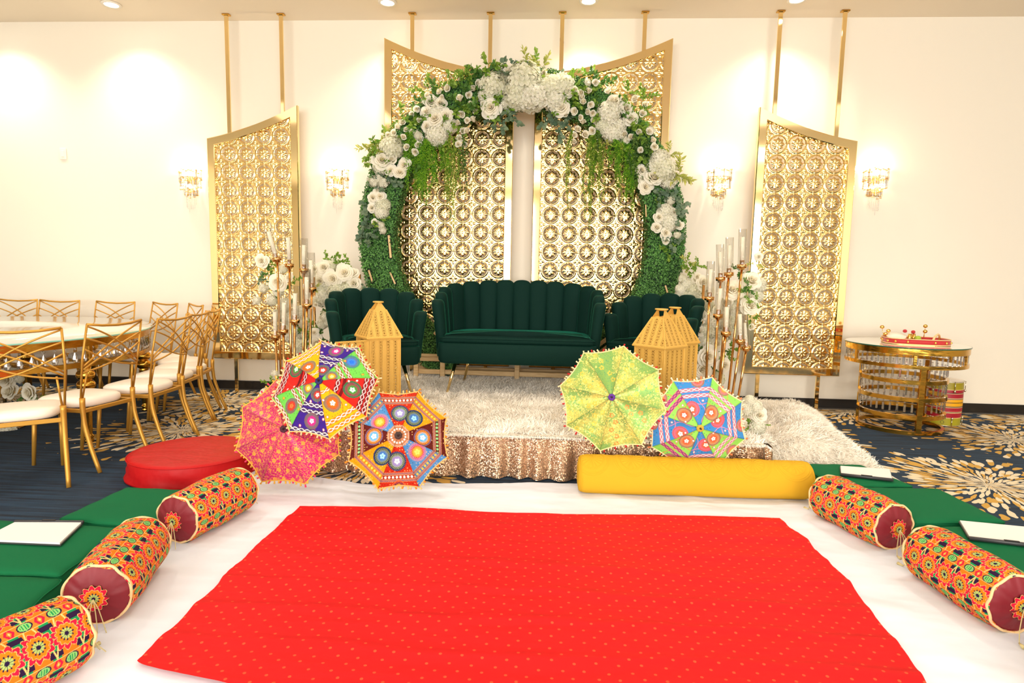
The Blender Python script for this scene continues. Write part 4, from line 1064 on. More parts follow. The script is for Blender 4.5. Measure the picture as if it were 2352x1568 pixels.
def lantern_meshes():
    U, V_, X, hole = pierced(LS * 2, LS * 2, LH, 4, 'b')
    me = {}
    me['side_panel'] = MB().grid(np.stack([X, 0 * X, V_], -1), keep=~hole).mesh('side_panel', GOLD_LANTERN, False)
    sl = math.hypot(RH, RS - .045)
    U, V_, X, hole = pierced(RS * 2, .09, sl, 5, 'r')
    me['roof_panel'] = MB().grid(np.stack([X, V_ / sl * (RS - .045), V_ / sl * RH], -1), keep=~hole).mesh('roof_panel', GOLD_LANTERN, False)
    fr = MB()
    for sx in (-1, 1):
        for sy in (-1, 1): fr.bbox((sx * LS, sy * LS, LH / 2 + .005), (.010, .010, LH), .002)
    for z in (.006, LH):
        for s_ in (-1, 1):
            fr.bbox((0, s_ * LS, z), (LS * 2, .010, .012), .002); fr.bbox((s_ * LS, 0, z), (.010, LS * 2, .012), .002)
    me['frame'] = fr.mesh('frame', GOLD_LANTERN, False)
    rf = MB()
    for sx in (-1, 1):
        for sy in (-1, 1): rf.tube([(sx * RS, sy * RS, LH + .012), (sx * .045, sy * .045, LH + .012 + RH)], .005, 6)
    for s_ in (-1, 1):
        rf.bbox((0, s_ * RS, LH + .010), (RS * 2 + .01, .010, .012), .002); rf.bbox((s_ * RS, 0, LH + .010), (.010, RS * 2 + .01, .012), .002)
    me['roof_frame'] = rf.mesh('roof_frame', GOLD_LANTERN, False)
    cp = MB(); z0 = LH + RH + .012
    for s_ in (-1, 1):
        cp.add([(-.045, s_ * .045, z0), (.045, s_ * .045, z0), (.012, s_ * .030, z0 + .05), (-.012, s_ * .030, z0 + .05)], [[0, 1, 2, 3]])
        cp.add([(s_ * .045, -.045, z0), (s_ * .045, .045, z0), (s_ * .045, .0, z0 + .012)], [[0, 1, 2]])
    cp.bbox((0, 0, z0), (.092, .092, .004), .001)
    me['cap'] = cp.mesh('cap', GOLD_LANTERN, False)
    hd = MB(); hd.tube([(0, -.040, z0 + .05), (0, .040, z0 + .05)], .005, 8)
    pts = [(.035 * math.cos(a), .045 * math.sin(a), z0 + .056) for a in np.linspace(0, 2 * PI, 20, endpoint=False)]
    hd.tube(pts, .0055, 7, closed=True)
    me['handle'] = hd.mesh('handle', GOLD_LANTERN, True)
    return me
LM = lantern_meshes()
def lantern(loc, rz, label, open_door=False):
    t = empty('lantern', loc, rz, label, 'lantern', 'pierced gold lanterns on the stage')
    for k in range(4):
        q = Matrix.Rotation(k * PI / 2, 3, 'Z')
        if open_door and k == 3:
            hx, hy = -LS, -LS
            o = place(LM['side_panel'], 'door', t, (0, 0, 0)); ang = math.radians(188)
            q2 = Matrix.Rotation(ang, 3, 'Z'); 
            off = q2 @ Vector((LS, 0, 0)); o.location = Vector((hx, hy - .006, 0)) + off; o.rotation_mode = 'QUATERNION'; o.rotation_quaternion = q2.to_quaternion()
            f = MB()
            for x_ in (-LS, LS): f.bbox((x_, 0, LH / 2), (.012, .008, LH), .002)
            for z_ in (.006, LH - .006): f.bbox((0, 0, z_), (LS * 2, .008, .012), .002)
            place(f.mesh('door_frame', GOLD_LANTERN, False), 'door_frame', o)
            continue
        place(LM['side_panel'], 'side_panel', t, q @ Vector((0, -LS, 0)), q.to_quaternion())
    for k in range(4):
        q = Matrix.Rotation(k * PI / 2, 3, 'Z')
        place(LM['roof_panel'], 'roof_panel', t, q @ Vector((0, -RS, 0)) + Vector((0, 0, LH + .012)), q.to_quaternion())
    for n_ in ('frame', 'roof_frame', 'cap', 'handle'): place(LM[n_], n_, t)
    return t
lantern((-1.285, 4.50, STG + .028), math.radians(36), 'pierced gold lantern with an open door in front of the left armchair', True)
lantern((.79, 4.38, STG + .028), math.radians(46), 'pierced gold lantern in front of the right armchair, nearer of the two')
lantern((.945, 4.68, STG + .028), math.radians(40), 'pierced gold lantern half hidden behind the nearer right lantern')

# ------------------------------------------------------------------ embroidered parasols
def pal(*h): return [lin([int(x[i:i + 2], 16) for i in (0, 2, 4)]) for x in h]
def mixc(C, m, c): m = np.asarray(m, float)[..., None]; return C * (1 - m) + np.asarray(c) * m
def medallion(C, X, Y, cx, cy, R, cols):
    """concentric embroidered rings around a small flower; cols = inner disc, ring, outer ring, flower"""
    dx, dy = X - cx, Y - cy; r_ = np.hypot(dx, dy) / R; th = np.arctan2(dy, dx)
    C = mixc(C, r_ < 1.0, cols[2]); C = mixc(C, (r_ > .86) & (r_ < .97) & (np.sin(th * 34) > 0), cols[0] * .55)
    C = mixc(C, r_ < .80, cols[1]); C = mixc(C, (r_ > .64) & (r_ < .76) & (np.sin(th * 26) > .1), cols[2] * 1.2)
    C = mixc(C, r_ < .58, cols[0]); C = mixc(C, (r_ > .46) & (r_ < .56) & (np.sin(th * 18) > 0), cols[1] * 1.1)
    fl = .20 + .12 * np.abs(np.cos(th * 2.5))
    C = mixc(C, r_ < fl, cols[3]); return mixc(C, r_ < .06, cols[0])
def chain(C, X, Y, xc, w, band, thread):
    C = mixc(C, np.abs(X - xc) < w, band)
    wv = .62 * w * np.abs(np.sin(Y * 26)); 
    return mixc(C, np.abs(np.abs(X - xc) - wv) < w * .17, thread)
def mirrors(C, X, Y, cs, col=(.85, .9, .88)):
    for (cx, cy) in cs:
        r_ = np.hypot(X - cx, Y - cy); C = mixc(C, r_ < .026, lin([190, 70, 40])); C = mixc(C, r_ < .018, col)
    return C
def gore_multi(g, X, Y):
    base = pal('3A1F86', '6CC24E', 'D8241E', 'F2AE10')[g % 4]
    C = np.broadcast_to(base, X.shape + (3,)).copy()
    ix, iy = np.floor(X / .055), np.floor(Y / .055); fx, fy = X / .055 - ix - .5, Y / .055 - iy - .5
    C = mixc(C, (np.hypot(fx, fy) < .16) & (hash2(ix, iy, g) > .45), base * .35 + .02)
    teal, rust, wht = lin([70, 130, 130]), lin([170, 60, 40]), lin([245, 240, 232]); brown = lin([150, 92, 56])
    bd = [lin([70, 50, 90]), brown, lin([110, 30, 30]), lin([210, 130, 40])][g % 4]
    C = mixc(C, np.abs(Y - .10 - .05 * np.sin(X * 14)) < .006, rust)
    if g in (0, 4):
        for xc in (.46, .58): C = chain(C, X, Y, xc, .045, bd, wht)
        C = chain(C, X, Y, .93, .04, bd, wht)
        C = medallion(C, X, Y, .74 if g == 4 else .80, .0 , .15, [lin([200, 40, 130]), lin([130, 70, 110]), lin([80, 110, 90]), lin([250, 220, 235])])
        C = medallion(C, X, Y, .26, .03, .13, [lin([190, 60, 50]), lin([110, 60, 60]), lin([70, 120, 120]), wht])
        C = mirrors(C, X, Y, [(.68, .24), (.86, -.22), (.86, .27), (.40, -.08)])
    elif g in (1, 5):
        for xc in (.42, .54): C = chain(C, X, Y, xc, .04, brown, wht)
        C = chain(C, X, Y, .92, .04, brown, wht)
        C = medallion(C, X, Y, .72, .02 if g == 5 else .14, .15, [lin([215, 60, 40]), lin([150, 60, 60]), lin([70, 130, 120]), lin([255, 120, 60])] if g == 5 else [lin([60, 130, 210]), lin([90, 90, 160]), lin([70, 150, 90]), lin([40, 110, 230])])
        C = medallion(C, X, Y, .25, -.02, .12, [lin([230, 170, 40]), lin([150, 80, 60]), lin([60, 140, 140]), lin([250, 230, 150])])
        C = mirrors(C, X, Y, [(.78, -.22), (.62, .2)], lin([230, 190, 60]))
    elif g in (2, 6):
        for xc in (.34, .82, .92): C = chain(C, X, Y, xc, .045, bd, lin([240, 200, 200]))
        C = mixc(C, (np.abs(X - .45) < .03), lin([110, 20, 24]))
        C = medallion(C, X, Y, .62, .02 if g == 2 else -.22, .17, [lin([60, 140, 60]), lin([150, 30, 70]), lin([60, 110, 80]), lin([225, 245, 215])])
        C = mirrors(C, X, Y, [(.66, .22), (.52, .16)])
    else:
        for xc in (.76, .88): C = chain(C, X, Y, xc, .042, lin([214, 120, 40]), wht)
        C = chain(C, X, Y, .22, .035, lin([214, 120, 40]), wht)
        C = medallion(C, X, Y, .48, .0 if g == 3 else .06, .165, [lin([235, 110, 30]), lin([190, 80, 40]), lin([80, 130, 110]), wht])
        C = mirrors(C, X, Y, [(.64, .2), (.66, -.22), (.36, -.12)])
    return C
def gore_orange(g, X, Y):
    base = pal('B62A14', 'E89410', '5C1C16', '4C86BE')[g % 4]
    C = np.broadcast_to(base, X.shape + (3,)).copy()
    ix, iy = np.floor(X / .05), np.floor(Y / .05); fx, fy = X / .05 - ix - .5, Y / .05 - iy - .5
    C = mixc(C, (np.hypot(fx, fy) < .17) & (hash2(ix, iy, g) > .3), np.where(hash2(ix, iy, 3)[..., None] > .5, lin([240, 200, 120]), base * .4))
    tan = lin([178, 120, 84]); navy = lin([28, 36, 60]); org = lin([236, 146, 44]); lil = lin([140, 130, 190]); wht = lin([240, 235, 225]); red = lin([215, 70, 50])
    C = mixc(C, (X > .70) & (X < .88), tan); zg = np.abs(((Y * 22) % 1) - .5) * 2
    for xc in (.725, .855): C = mixc(C, np.abs(X - xc - .012 * (zg - .5)) < .006, lin([110, 70, 120]))
    C = mixc(C, (np.abs(X - .79) < .032), base * .7); iy2 = np.floor(Y / .075); C = mixc(C, np.hypot(X - .79, Y - (iy2 + .5) * .075) < .024, pal('F0E6D8', 'B8C84A', '8FCE8C', 'D8B648')[g % 4])
    sets = {0: [lil, lin([130, 150, 110]), navy, wht], 1: [lin([60, 110, 180]), lin([120, 130, 90]), navy, lin([150, 210, 240])], 2: [lin([90, 170, 220]), org, lin([130, 50, 60]), wht], 3: [lin([240, 170, 60]), red, lil, lin([250, 220, 100])]}
    C = medallion(C, X, Y, .49, .04 if g % 2 else -.03, .185, sets[g % 4])
    if g in (0, 4): C = medallion(C, X, Y, .99, .0, .14, [org, navy, red, wht])
    C = mixc(C, X < .22, tan); C = mixc(C, np.abs(X - .20) < .008, lin([210, 170, 150])); 
    iy3 = np.floor(Y / .06); C = mixc(C, np.hypot(X - .14, Y - (iy3 + .5) * .06) < .02, wht)
    return C
def gore_blue(g, X, Y):
    base = pal('3D86C4', '8CD05A')[g % 2]
    C = np.broadcast_to(base, X.shape + (3,)).copy()
    ix, iy = np.floor(X / .06), np.floor(Y / .06); fx, fy = X / .06 - ix - .5, Y / .06 - iy - .5
    C = mixc(C, (np.hypot(fx, fy) < .13) & (hash2(ix, iy, g) > .5), np.where(hash2(ix, iy, 9)[..., None] > .5, lin([200, 80, 120]), lin([20, 50, 110])))
    pink, wht, plum = lin([196, 110, 130]), lin([248, 228, 224]), lin([110, 30, 110])
    C = mixc(C, np.abs(Y + .1 - .05 * np.sin(X * 13 + g)) < .006, lin([226, 100, 70]) if g % 2 else lin([230, 130, 160]))
    C = mixc(C, np.abs(X - .50 - .02 * np.sin(Y * 16)) < .006, lin([226, 100, 70]) if g % 2 else lin([230, 130, 160]))
    th_ = wht if g not in (5, 7) else plum
    for xc in (.66, .78): C = chain(C, X, Y, xc, .04, pink, th_)
    cor = lin([232, 96, 62]); gry = lin([130, 130, 110]); ros = lin([214, 100, 120])
    C = medallion(C, X, Y, .40, .0 if g % 2 else .11, .16, [cor, ros if g % 2 == 0 else lin([222, 130, 80]), gry if g % 2 else ros, wht])
    C = medallion(C, X, Y, .97, -.10 if g % 2 == 0 else .05, .15, [lin([240, 150, 60]) if g % 2 else cor, ros, gry, lin([252, 220, 170])])
    C = mirrors(C, X, Y, [(.55, -.14), (.30, .09)], (.98, .93, .88))
    return C
def gore_green(g, X, Y):
    n = fbm(X * 3 + g * 7, Y * 3, 5); f = fbm(X * 46 + g * 3, Y * 46, 8, 2); fl = vnoise(X * 90, Y * 90, 4)
    C = np.broadcast_to(lin([132, 172, 84]), X.shape + (3,)).copy()
    C = mixc(C, np.clip((n - .38) * 3.2, 0, 1) * .85, lin([222, 204, 96]))
    C = mixc(C, (f > .46) & (n > .35), lin([238, 222, 120])); C = mixc(C, fl > .80, lin([70, 150, 100]))
    for k in range(5):
        cx, cy = .35 + .14 * k, (hash2(np.array(k), np.array(g)) - .5) * .5 * (.35 + .14 * k)
        th = np.arctan2(Y - cy, X - cx); r_ = np.hypot(X - cx, Y - cy)
        C = mixc(C, (r_ < .035 + .02 * np.abs(np.cos(2.5 * th))) & (r_ > .018) & (fl > .3), lin([214, 140, 60]) if g in (3, 4) else lin([214, 190, 70]))
    return C
def gore_pink(g, X, Y):
    n = fbm(X * 2.5 + g * 5, Y * 2.5, 15); f = vnoise(X * 52 + g * 9, Y * 52, 18); f2 = vnoise(X * 27, Y * 27 + g, 28)
    C = np.broadcast_to(lin([205, 14, 108]), X.shape + (3,)).copy()
    C = mixc(C, (np.abs(f - .5) < .075), lin([232, 140, 70])); C = mixc(C, (np.abs(f2 - .5) < .035), lin([240, 176, 80]))
    ix, iy = np.floor(X / .17), np.floor(Y / .17 + .5 * (ix_ := np.floor(X / .17) % 2)); cx, cy = (ix + .5) * .17, (iy + .5 - .5 * ix_) * .17
    r_ = np.hypot(X - cx, Y - cy); th = np.arctan2(Y - cy, X - cx)
    C = mixc(C, (r_ < .026 + .014 * np.abs(np.cos(3 * th))) & (hash2(ix, iy, g) > .35) & ~((r_ > .012) & (r_ < .018)), lin([242, 176, 52]))
    return C
def parasol(label, tip, target, spin, R, gore, m_, trim, fr1, fr2, depth=.13, shaft=.42):
    tip = Vector(tip); d = (Vector(target)).normalized()
    t = empty('parasol', tip, 0, label, 'parasol', 'embroidered parasols')
    t.rotation_mode = 'QUATERNION'
    q = d.to_track_quat('Z', 'Y'); t.rotation_quaternion = q @ Matrix.Rotation(spin, 3, 'Z').to_quaternion()
    na, nr_ = 8 * 72, 116
    A = np.linspace(0, 2 * PI, na, endpoint=False); Q = np.linspace(0.012, 1, nr_)
    g = np.floor(A / (PI / 4)).astype(int); phi = (A % (PI / 4)) - PI / 8
    rim = math.cos(PI / 8) / np.cos(phi); cv = 1 - .05 * (1 - (phi / (PI / 8)) ** 2)
    AA, QQ = np.meshgrid(A, Q, indexing='ij')
    rr_ = QQ * (rim * (1 - (1 - cv) * 1.0))[:, None] * (1 - 0) * R / 1.0
    mid = (1 - (phi / (PI / 8)) ** 2)[:, None]
    Zc = -depth * (QQ ** 1.75) * (1 - .0 * mid) - .010 * mid * np.sin(QQ * PI) * 1.3
    puck = .0003 * np.sin(QQ * 60 + AA * 8) * QQ
    V = np.stack([rr_ * np.cos(AA), rr_ * np.sin(AA), Zc + puck], -1)
    Xn = QQ * (rim * cv * np.cos(phi) / math.cos(PI / 8))[:, None]; Yn = Xn * np.tan(phi)[:, None]
    C = np.zeros(V.shape)
    for k in range(8):
        s_ = g == k; C[s_] = gore((-k) % 8, Xn[s_], Yn[s_])
    seam = (np.abs(np.abs(phi) - PI / 8)[:, None] * QQ < .012)
    C = np.where(seam[..., None], C * .72, C)
    MB().grid(V, C.clip(0, 1), closed_u=True).build('canopy', m_, t)
    rimp = V[:, -1]
    MB().tube(rimp[::4], .0042, 6, closed=True).build('trim', mat_of(trim), t)
    fm = MB(); r = random.Random(int(R * 999)); n = 88
    for k in range(n):
        i = int(k * na / n); p = rimp[i]; o = p / np.linalg.norm(p[:2] + 1e-9); o = np.array([p[0], p[1], 0]) / np.linalg.norm(p[:2])
        dr = o * r.uniform(.7, 1) + np.array([r.uniform(-.5, .5), r.uniform(-.5, .5), r.uniform(-.5, .2)]); dr /= np.linalg.norm(dr)
        L_ = r.uniform(.012, .024); col = lin(fr1) if k % 3 else lin(fr2)
        fm.tube([p, p + dr * L_ * .45, p + dr * L_], [.0022, .0048, .0055], 5, C=col)
    fm.build('fringe', ATTR, t)
    kn = MB(); kc = {'g': [90, 40, 140], 'p': [70, 20, 40], 'm': [30, 30, 90], 'o': [60, 40, 36], 'b': [200, 160, 50]}[label[-1:] if False else KNOT[gore.__name__]]
    for k in range(7):
        a = k * 2 * PI / 7; kn.sphere((.012 * math.cos(a), .012 * math.sin(a), .004), (.011, .011, .008), 6)
    kn.build('top_knot', mat('parasol_knot_cloth', tuple(lin(kc)), .7), t)
    MB().lathe([(.001, .034), (.004, .032), (.006, .01), (.007, 0), (.001, 0)], 10).build('ferrule', mat('dark_ferrule', '2A1A18', .4), t)
    MB().tube([(0, 0, 0), (0, 0, -shaft)], .005, 8).build('shaft', WOOD, t)
    MB().lathe([(.001, -shaft - .02), (.010, -shaft - .015), (.012, -shaft + .03), (.007, -shaft + .06), (.001, -shaft + .06)], 12).build('handle', WOOD, t)
    for k in range(8):
        a = k * PI / 4; pts = [(Q_ * R * .985 * math.cos(a), Q_ * R * .985 * math.sin(a), -depth * Q_ ** 1.75 - .006) for Q_ in np.linspace(.02, 1, 9)]
        MB().tube(pts, .0016, 5).build('rib', GOLD_ROD, t)
    return t
KNOT = {'gore_green': 'g', 'gore_pink': 'p', 'gore_multi': 'm', 'gore_orange': 'o', 'gore_blue': 'b'}
_mc = {}
def mat_of(c):
    if c not in _mc: _mc[c] = mat('trim_cord', c, .65)
    return _mc[c]
p = at(733, 875, 3.31)
parasol('patchwork parasol in purple, red, green and yellow, on top of the left pile', p, (.04, -1, .58), math.radians(247.5 - 180 + 22.5 - 32), .308, gore_multi, ATTR, 'E2B678', (240, 200, 150), (190, 40, 30), .12)
p = at(652, 985, 3.33)
parasol('magenta and gold brocade parasol, lowest left of the pile', p, (.10, -1, .35), math.radians(20), .325, gore_pink, ATTR_SHINE, 'D8A23C', (226, 170, 70), (225, 60, 100), .12)
p = at(915, 1000, 3.28)
parasol('orange, maroon and blue embroidered parasol at the right of the left pile', p, (.24, -1, .46), math.radians(68), .300, gore_orange, ATTR, 'D8A860', (240, 190, 130), (236, 130, 30), .12)
p = at(1405, 912, 3.66)
parasol('green and gold brocade parasol leaning on the stage edge above the yellow bolster', p, (-.14, -1, .26), math.radians(80), .330, gore_green, ATTR_SHINE, 'E8CF94', (240, 220, 170), (190, 40, 40), .07)
p = at(1608, 983, 3.60)
parasol('blue and lime embroidered parasol right of the green one', p, (-.02, -1, .02), math.radians(75), .303, gore_blue, ATTR, 'F0CFA0', (246, 226, 190), (236, 130, 80), .10)

# ------------------------------------------------------------------ patterned bolsters
BR, BL = .119, .45
def flower_print(C, x, y, R, n=11):
    r_ = np.hypot(x, y) / R; th = np.arctan2(y, x); pet = .90 + .10 * np.cos(n * th)
    gold = lin([236, 196, 120]); pink = lin([214, 28, 62]); org = lin([226, 128, 22]); lime = lin([176, 196, 110]); navy = lin([40, 22, 60])
    C = mixc(C, r_ < pet, gold); C = mixc(C, r_ < pet - .035, pink); wed = np.abs(np.sin(n * th / 2 + PI / 2)) < .10
    C = mixc(C, (r_ < pet - .035) & (r_ > .62) & wed, gold)
    C = mixc(C, r_ < .64 + .05 * np.cos(n * th), gold); C = mixc(C, r_ < .61 + .05 * np.cos(n * th), org)
    C = mixc(C, (r_ < .42) & (r_ > .30) & (np.cos(n * th) > .1), navy); C = mixc(C, r_ < .32, lime)
    C = mixc(C, (r_ < .32) & (r_ > .12) & (np.abs(np.sin(n * th / 2)) < .3), navy * .8 + .03); return mixc(C, r_ < .13, navy)
def bolster_meshes():
    nc, nl = 420, 300
    a = np.linspace(0, 2 * PI, nc, endpoint=False); s_ = np.linspace(0, 1, nl)
    A, Sx = np.meshgrid(a, s_, indexing='ij')
    rad = BR * (1 + .03 * np.sin(Sx * PI)) + .0022 * np.sin(A * 9 + 4 * Sx) + .0025 * np.sin(A * 4 + 11 * Sx) + .0025 * (np.exp(-Sx * 18) + np.exp(-(1 - Sx) * 18)) * np.sin(A * 8)
    rad = rad * (1 - .10 * np.exp(-Sx * 30) - .10 * np.exp(-(1 - Sx) * 30))
    flat = np.where(np.sin(A) < -.55, (.0), 0)
    V = np.stack([rad * np.cos(A), (Sx - .5) * BL, np.maximum(rad * np.sin(A), -BR * .93)], -1)
    circ = 2 * PI * BR; rows = 5; ph = circ / rows
    yy = A / (2 * PI) * circ; xx = Sx * BL
    row = np.floor(yy / ph); fy = yy - (row + .5) * ph; step = BL / 5.5
    fx = (xx / step + .5 * (row % 2)) % 1 - .5
    C = np.broadcast_to(lin([212, 118, 24]), V.shape).copy()
    gold = lin([236, 196, 120]); navy = lin([44, 20, 58]); grn = lin([24, 140, 80]); lime = lin([140, 196, 110]); pink = lin([214, 28, 62])
    X, Y = fx * step, fy + .014
    C = mixc(C, np.abs(np.abs(X) - step / 2 + .004) < .010, grn); C = mixc(C, (np.abs(np.abs(X) - step / 2 + .002) < .018) & (np.abs(np.abs(Y) - .043) < .009), navy)
    C = mixc(C, np.abs(np.abs(X) - step / 2 + .014 + Y * .25) < .0022, gold)
    C = flower_print(C, X, Y, .049)
    bandc = ph / 2 - .013
    Yb = (fy - bandc + ph / 2) % ph - ph / 2
    inb = np.abs(Yb) < .0165
    Cb = np.broadcast_to(lin([224, 126, 40]), V.shape).copy(); q = (xx / step) % 1 - .5; Xb = q * step
    Cb = mixc(Cb, (np.abs(np.abs(Xb) - .030 - np.abs(Yb) * .6) < .004), pink); Cb = mixc(Cb, (np.abs(np.abs(Xb) - .040 - np.abs(Yb) * .6) < .0025), gold)
    e = np.hypot(Xb / .017, Yb / .012); Cb = mixc(Cb, e < 1.25, navy); Cb = mixc(Cb, e < 1, lime); Cb = mixc(Cb, (e < .75) & (np.sin(Xb * 900) > 0), grn)
    Cb = mixc(Cb, np.abs(np.abs(Yb) - .0155) < .0012, gold)
    C = np.where(inb[..., None], Cb, C)
    body = MB().grid(V, C.clip(0, 1), closed_u=True).mesh('cover', ATTR)
    # end caps, gathered satin
    nr_ = 40; na = 200; a = np.linspace(0, 2 * PI, na, endpoint=False); q = np.linspace(0.002, 1, nr_); A, Q = np.meshgrid(a, q, indexing='ij')
    def cap(sign):
        rr_ = Q * BR * .905; bul = .028 * (1 - Q ** 2.2) + .0018 * np.sin(A * 9 + 1) * Q ** 3 * (1 - Q) * 6 + .0012 * np.sin(A * 17) * Q ** 4 + .003 * np.sin(A * 2 + 3 * Q)
        V = np.stack([rr_ * np.cos(A) * (-sign), sign * (BL / 2 - .004 + bul), np.maximum(rr_ * np.sin(A), -BR * .92)], -1)
        return V, rr_, A
    out = {}
    for sign, nm in ((-1, 'near'), (1, 'far')):
        V, rr_, A2 = cap(sign)
        m1 = MB().grid(V, closed_u=True).mesh('end_panel', MAROON)
        q2 = np.linspace(0.002, 1, 34); a2 = np.linspace(0, 2 * PI, 176, endpoint=False); A3, Q3 = np.meshgrid(a2, q2, indexing='ij')
        Rf = .050; pr = Q3 * Rf * (.93 + .07 * np.cos(11 * A3)); x_ = pr * np.cos(A3); z_ = pr * np.sin(A3)
        bul = .028 * (1 - (pr / (BR * .905)) ** 2.2)
        C3 = flower_print(np.zeros(A3.shape + (3,)), x_, z_, Rf)
        m2 = MB().grid(np.stack([x_ * (-sign), sign * (BL / 2 - .001 + bul), z_], -1), C3.clip(0, 1), closed_u=True).mesh('flower_patch', ATTR)
        aa = np.linspace(0, 2 * PI, 70, endpoint=False); rp = BR * .93 * (1 + .010 * np.sin(aa * 7) + .008 * np.sin(aa * 12 + 1)) 
        m3 = MB().tube(np.stack([rp * np.cos(aa), sign * (BL / 2 - .004 +   .004 * np.sin(aa * 9 + 1)), np.maximum(rp * np.sin(aa), -BR * .95)], 1), .0052, 8, closed=True).mesh('piping', ROPE)
        ts = MB(); rr0 = random.Random(4 + sign)
        yb = sign * (BL / 2 + .03)
        for k in range(4):
            x1 = (-.035, -.010, .018, .040)[k]; zb = -BR + .012
            pts = [(0, yb, 0), (x1 * .5, yb + sign * .012, -.03), (x1 * .9, yb + sign * .022, -.075), (x1 * 1.3, yb + sign * .04, zb + .0)]
            ts.tube(pts, .0018, 5)
            if k < 2:
                ts.tube([pts[-1], (x1 * 1.5, yb + sign * .065, zb)], [.003, .0075], 8)
        m4 = ts.mesh('tassel_cord', TASSEL)
        out[nm] = (m1, m2, m3, m4)
    return body, out
BODY, ENDS = bolster_meshes()
def bolster(p_near, p_far, label, roll=0.0):
    a = Vector(p_near); b = Vector(p_far); mid = (a + b) / 2; d = (b - a).normalized()
    t = empty('bolster_cushion', (mid.x, mid.y, BR * .95 + .013), math.atan2(-d.x, d.y), label, 'bolster', 'embroidered bolster cushions on the white sheet')
    place(BODY, 'cover', t)
    for nm in ('near', 'far'):
        m1, m2, m3, m4 = ENDS[nm]
        place(m1, 'end_panel', t); place(m2, 'flower_patch', t); place(m3, 'piping', t); place(m4, 'tassel_cord', t)
    return t
def bol(n0, n1, label):
    a = Vector((*n0, 0)); b = Vector((*n1, 0)); bolster(a, a + (b - a).normalized() * BL, label)
bol((-1.725, 2.655), (-1.62, 3.25), 'orange flower print bolster, farthest of the left row, by the red round cushion')
bol((-1.60, 1.985), (-1.74, 2.45), 'orange flower print bolster, middle of the left row, maroon end towards the viewer')
bolster((-1.66, 1.35, 0), (-1.525, 1.78, 0), 'orange flower print bolster nearest the viewer in the bottom left corner')
bol((1.69, 2.945), (1.52, 3.48), 'orange flower print bolster at the right end of the yellow bolster')
bol((1.755, 2.255), (1.68, 2.80), 'orange flower print bolster at the right edge, in front of the near white folder')
bol((1.775, 1.56), (1.745, 2.1), 'orange flower print bolster cut off at the lower right edge of the picture')

# long yellow bolster
yb = empty('yellow_bolster', (.88, 3.605, .014), math.radians(1.5), 'long mustard yellow bolster lying in front of the stage', 'bolster')
YR, YLn = .113, 1.345
s_ = np.linspace(0, 1, 700); a = np.linspace(0, 2 * PI, 280, endpoint=False); A, Sx = np.meshgrid(a, s_, indexing='ij')
e = np.minimum(Sx, 1 - Sx) * YLn
rad = YR * np.clip(1 - .10 * np.exp(-e / .012), 0, 1) * np.where(e <= 0, .9, 1)
xx = (Sx - .5) * YLn; yy = (A - PI * .95) * YR
per = .235; fx = (xx / per + .1) % 1 - .5; rq = np.hypot(fx * per, (A - PI * 1.12) * YR)
emb = .0016 * (np.exp(-((rq - .105) / .0035) ** 2) + np.exp(-((rq - .095) / .003) ** 2) + np.exp(-((rq - .07) / .003) ** 2)) + .0012 * (rq < .062) * np.abs(np.cos(8 * np.arctan2((A - PI * 1.12) * YR, fx * per))) ** 3
rad = rad + emb * 1.8 + .0015 * np.sin(xx * 9 + A * 2)
MB().grid(np.stack([xx, -rad * np.cos(A - PI / 2) * -1, YR + np.maximum(rad * np.sin(A - PI / 2), -YR * .96) - .005], -1), closed_u=True).build('cover', YELM, yb)
for sg in (-1, 1):
    MB().lathe([(YR * .90, 0), (YR * .86, .010), (YR * .6, .016), (.002, .018)], 48, caps=False)
    e_ = MB().lathe([(YR * .905, -.004), (YR * .88, .008), (YR * .6, .015), (.002, .017)], 60, caps=False)
    e_.V[0] = e_.V[0] @ roty(sg * PI / 2).T + np.array([sg * YLn / 2, 0, YR - .005]); e_.V[0][:, 2] = np.maximum(e_.V[0][:, 2], .0)
    e_.build('end_panel', YELM, yb)
    aa = np.linspace(0, 2 * PI, 60, endpoint=False)
    MB().tube(np.stack([np.full(60, sg * (YLn / 2 - .001)), YR * .92 * np.cos(aa), np.maximum(YR * .92 * np.sin(aa), -YR * .95) + YR - .004], 1), .0035, 6, closed=True).build('piping', YELM, yb)

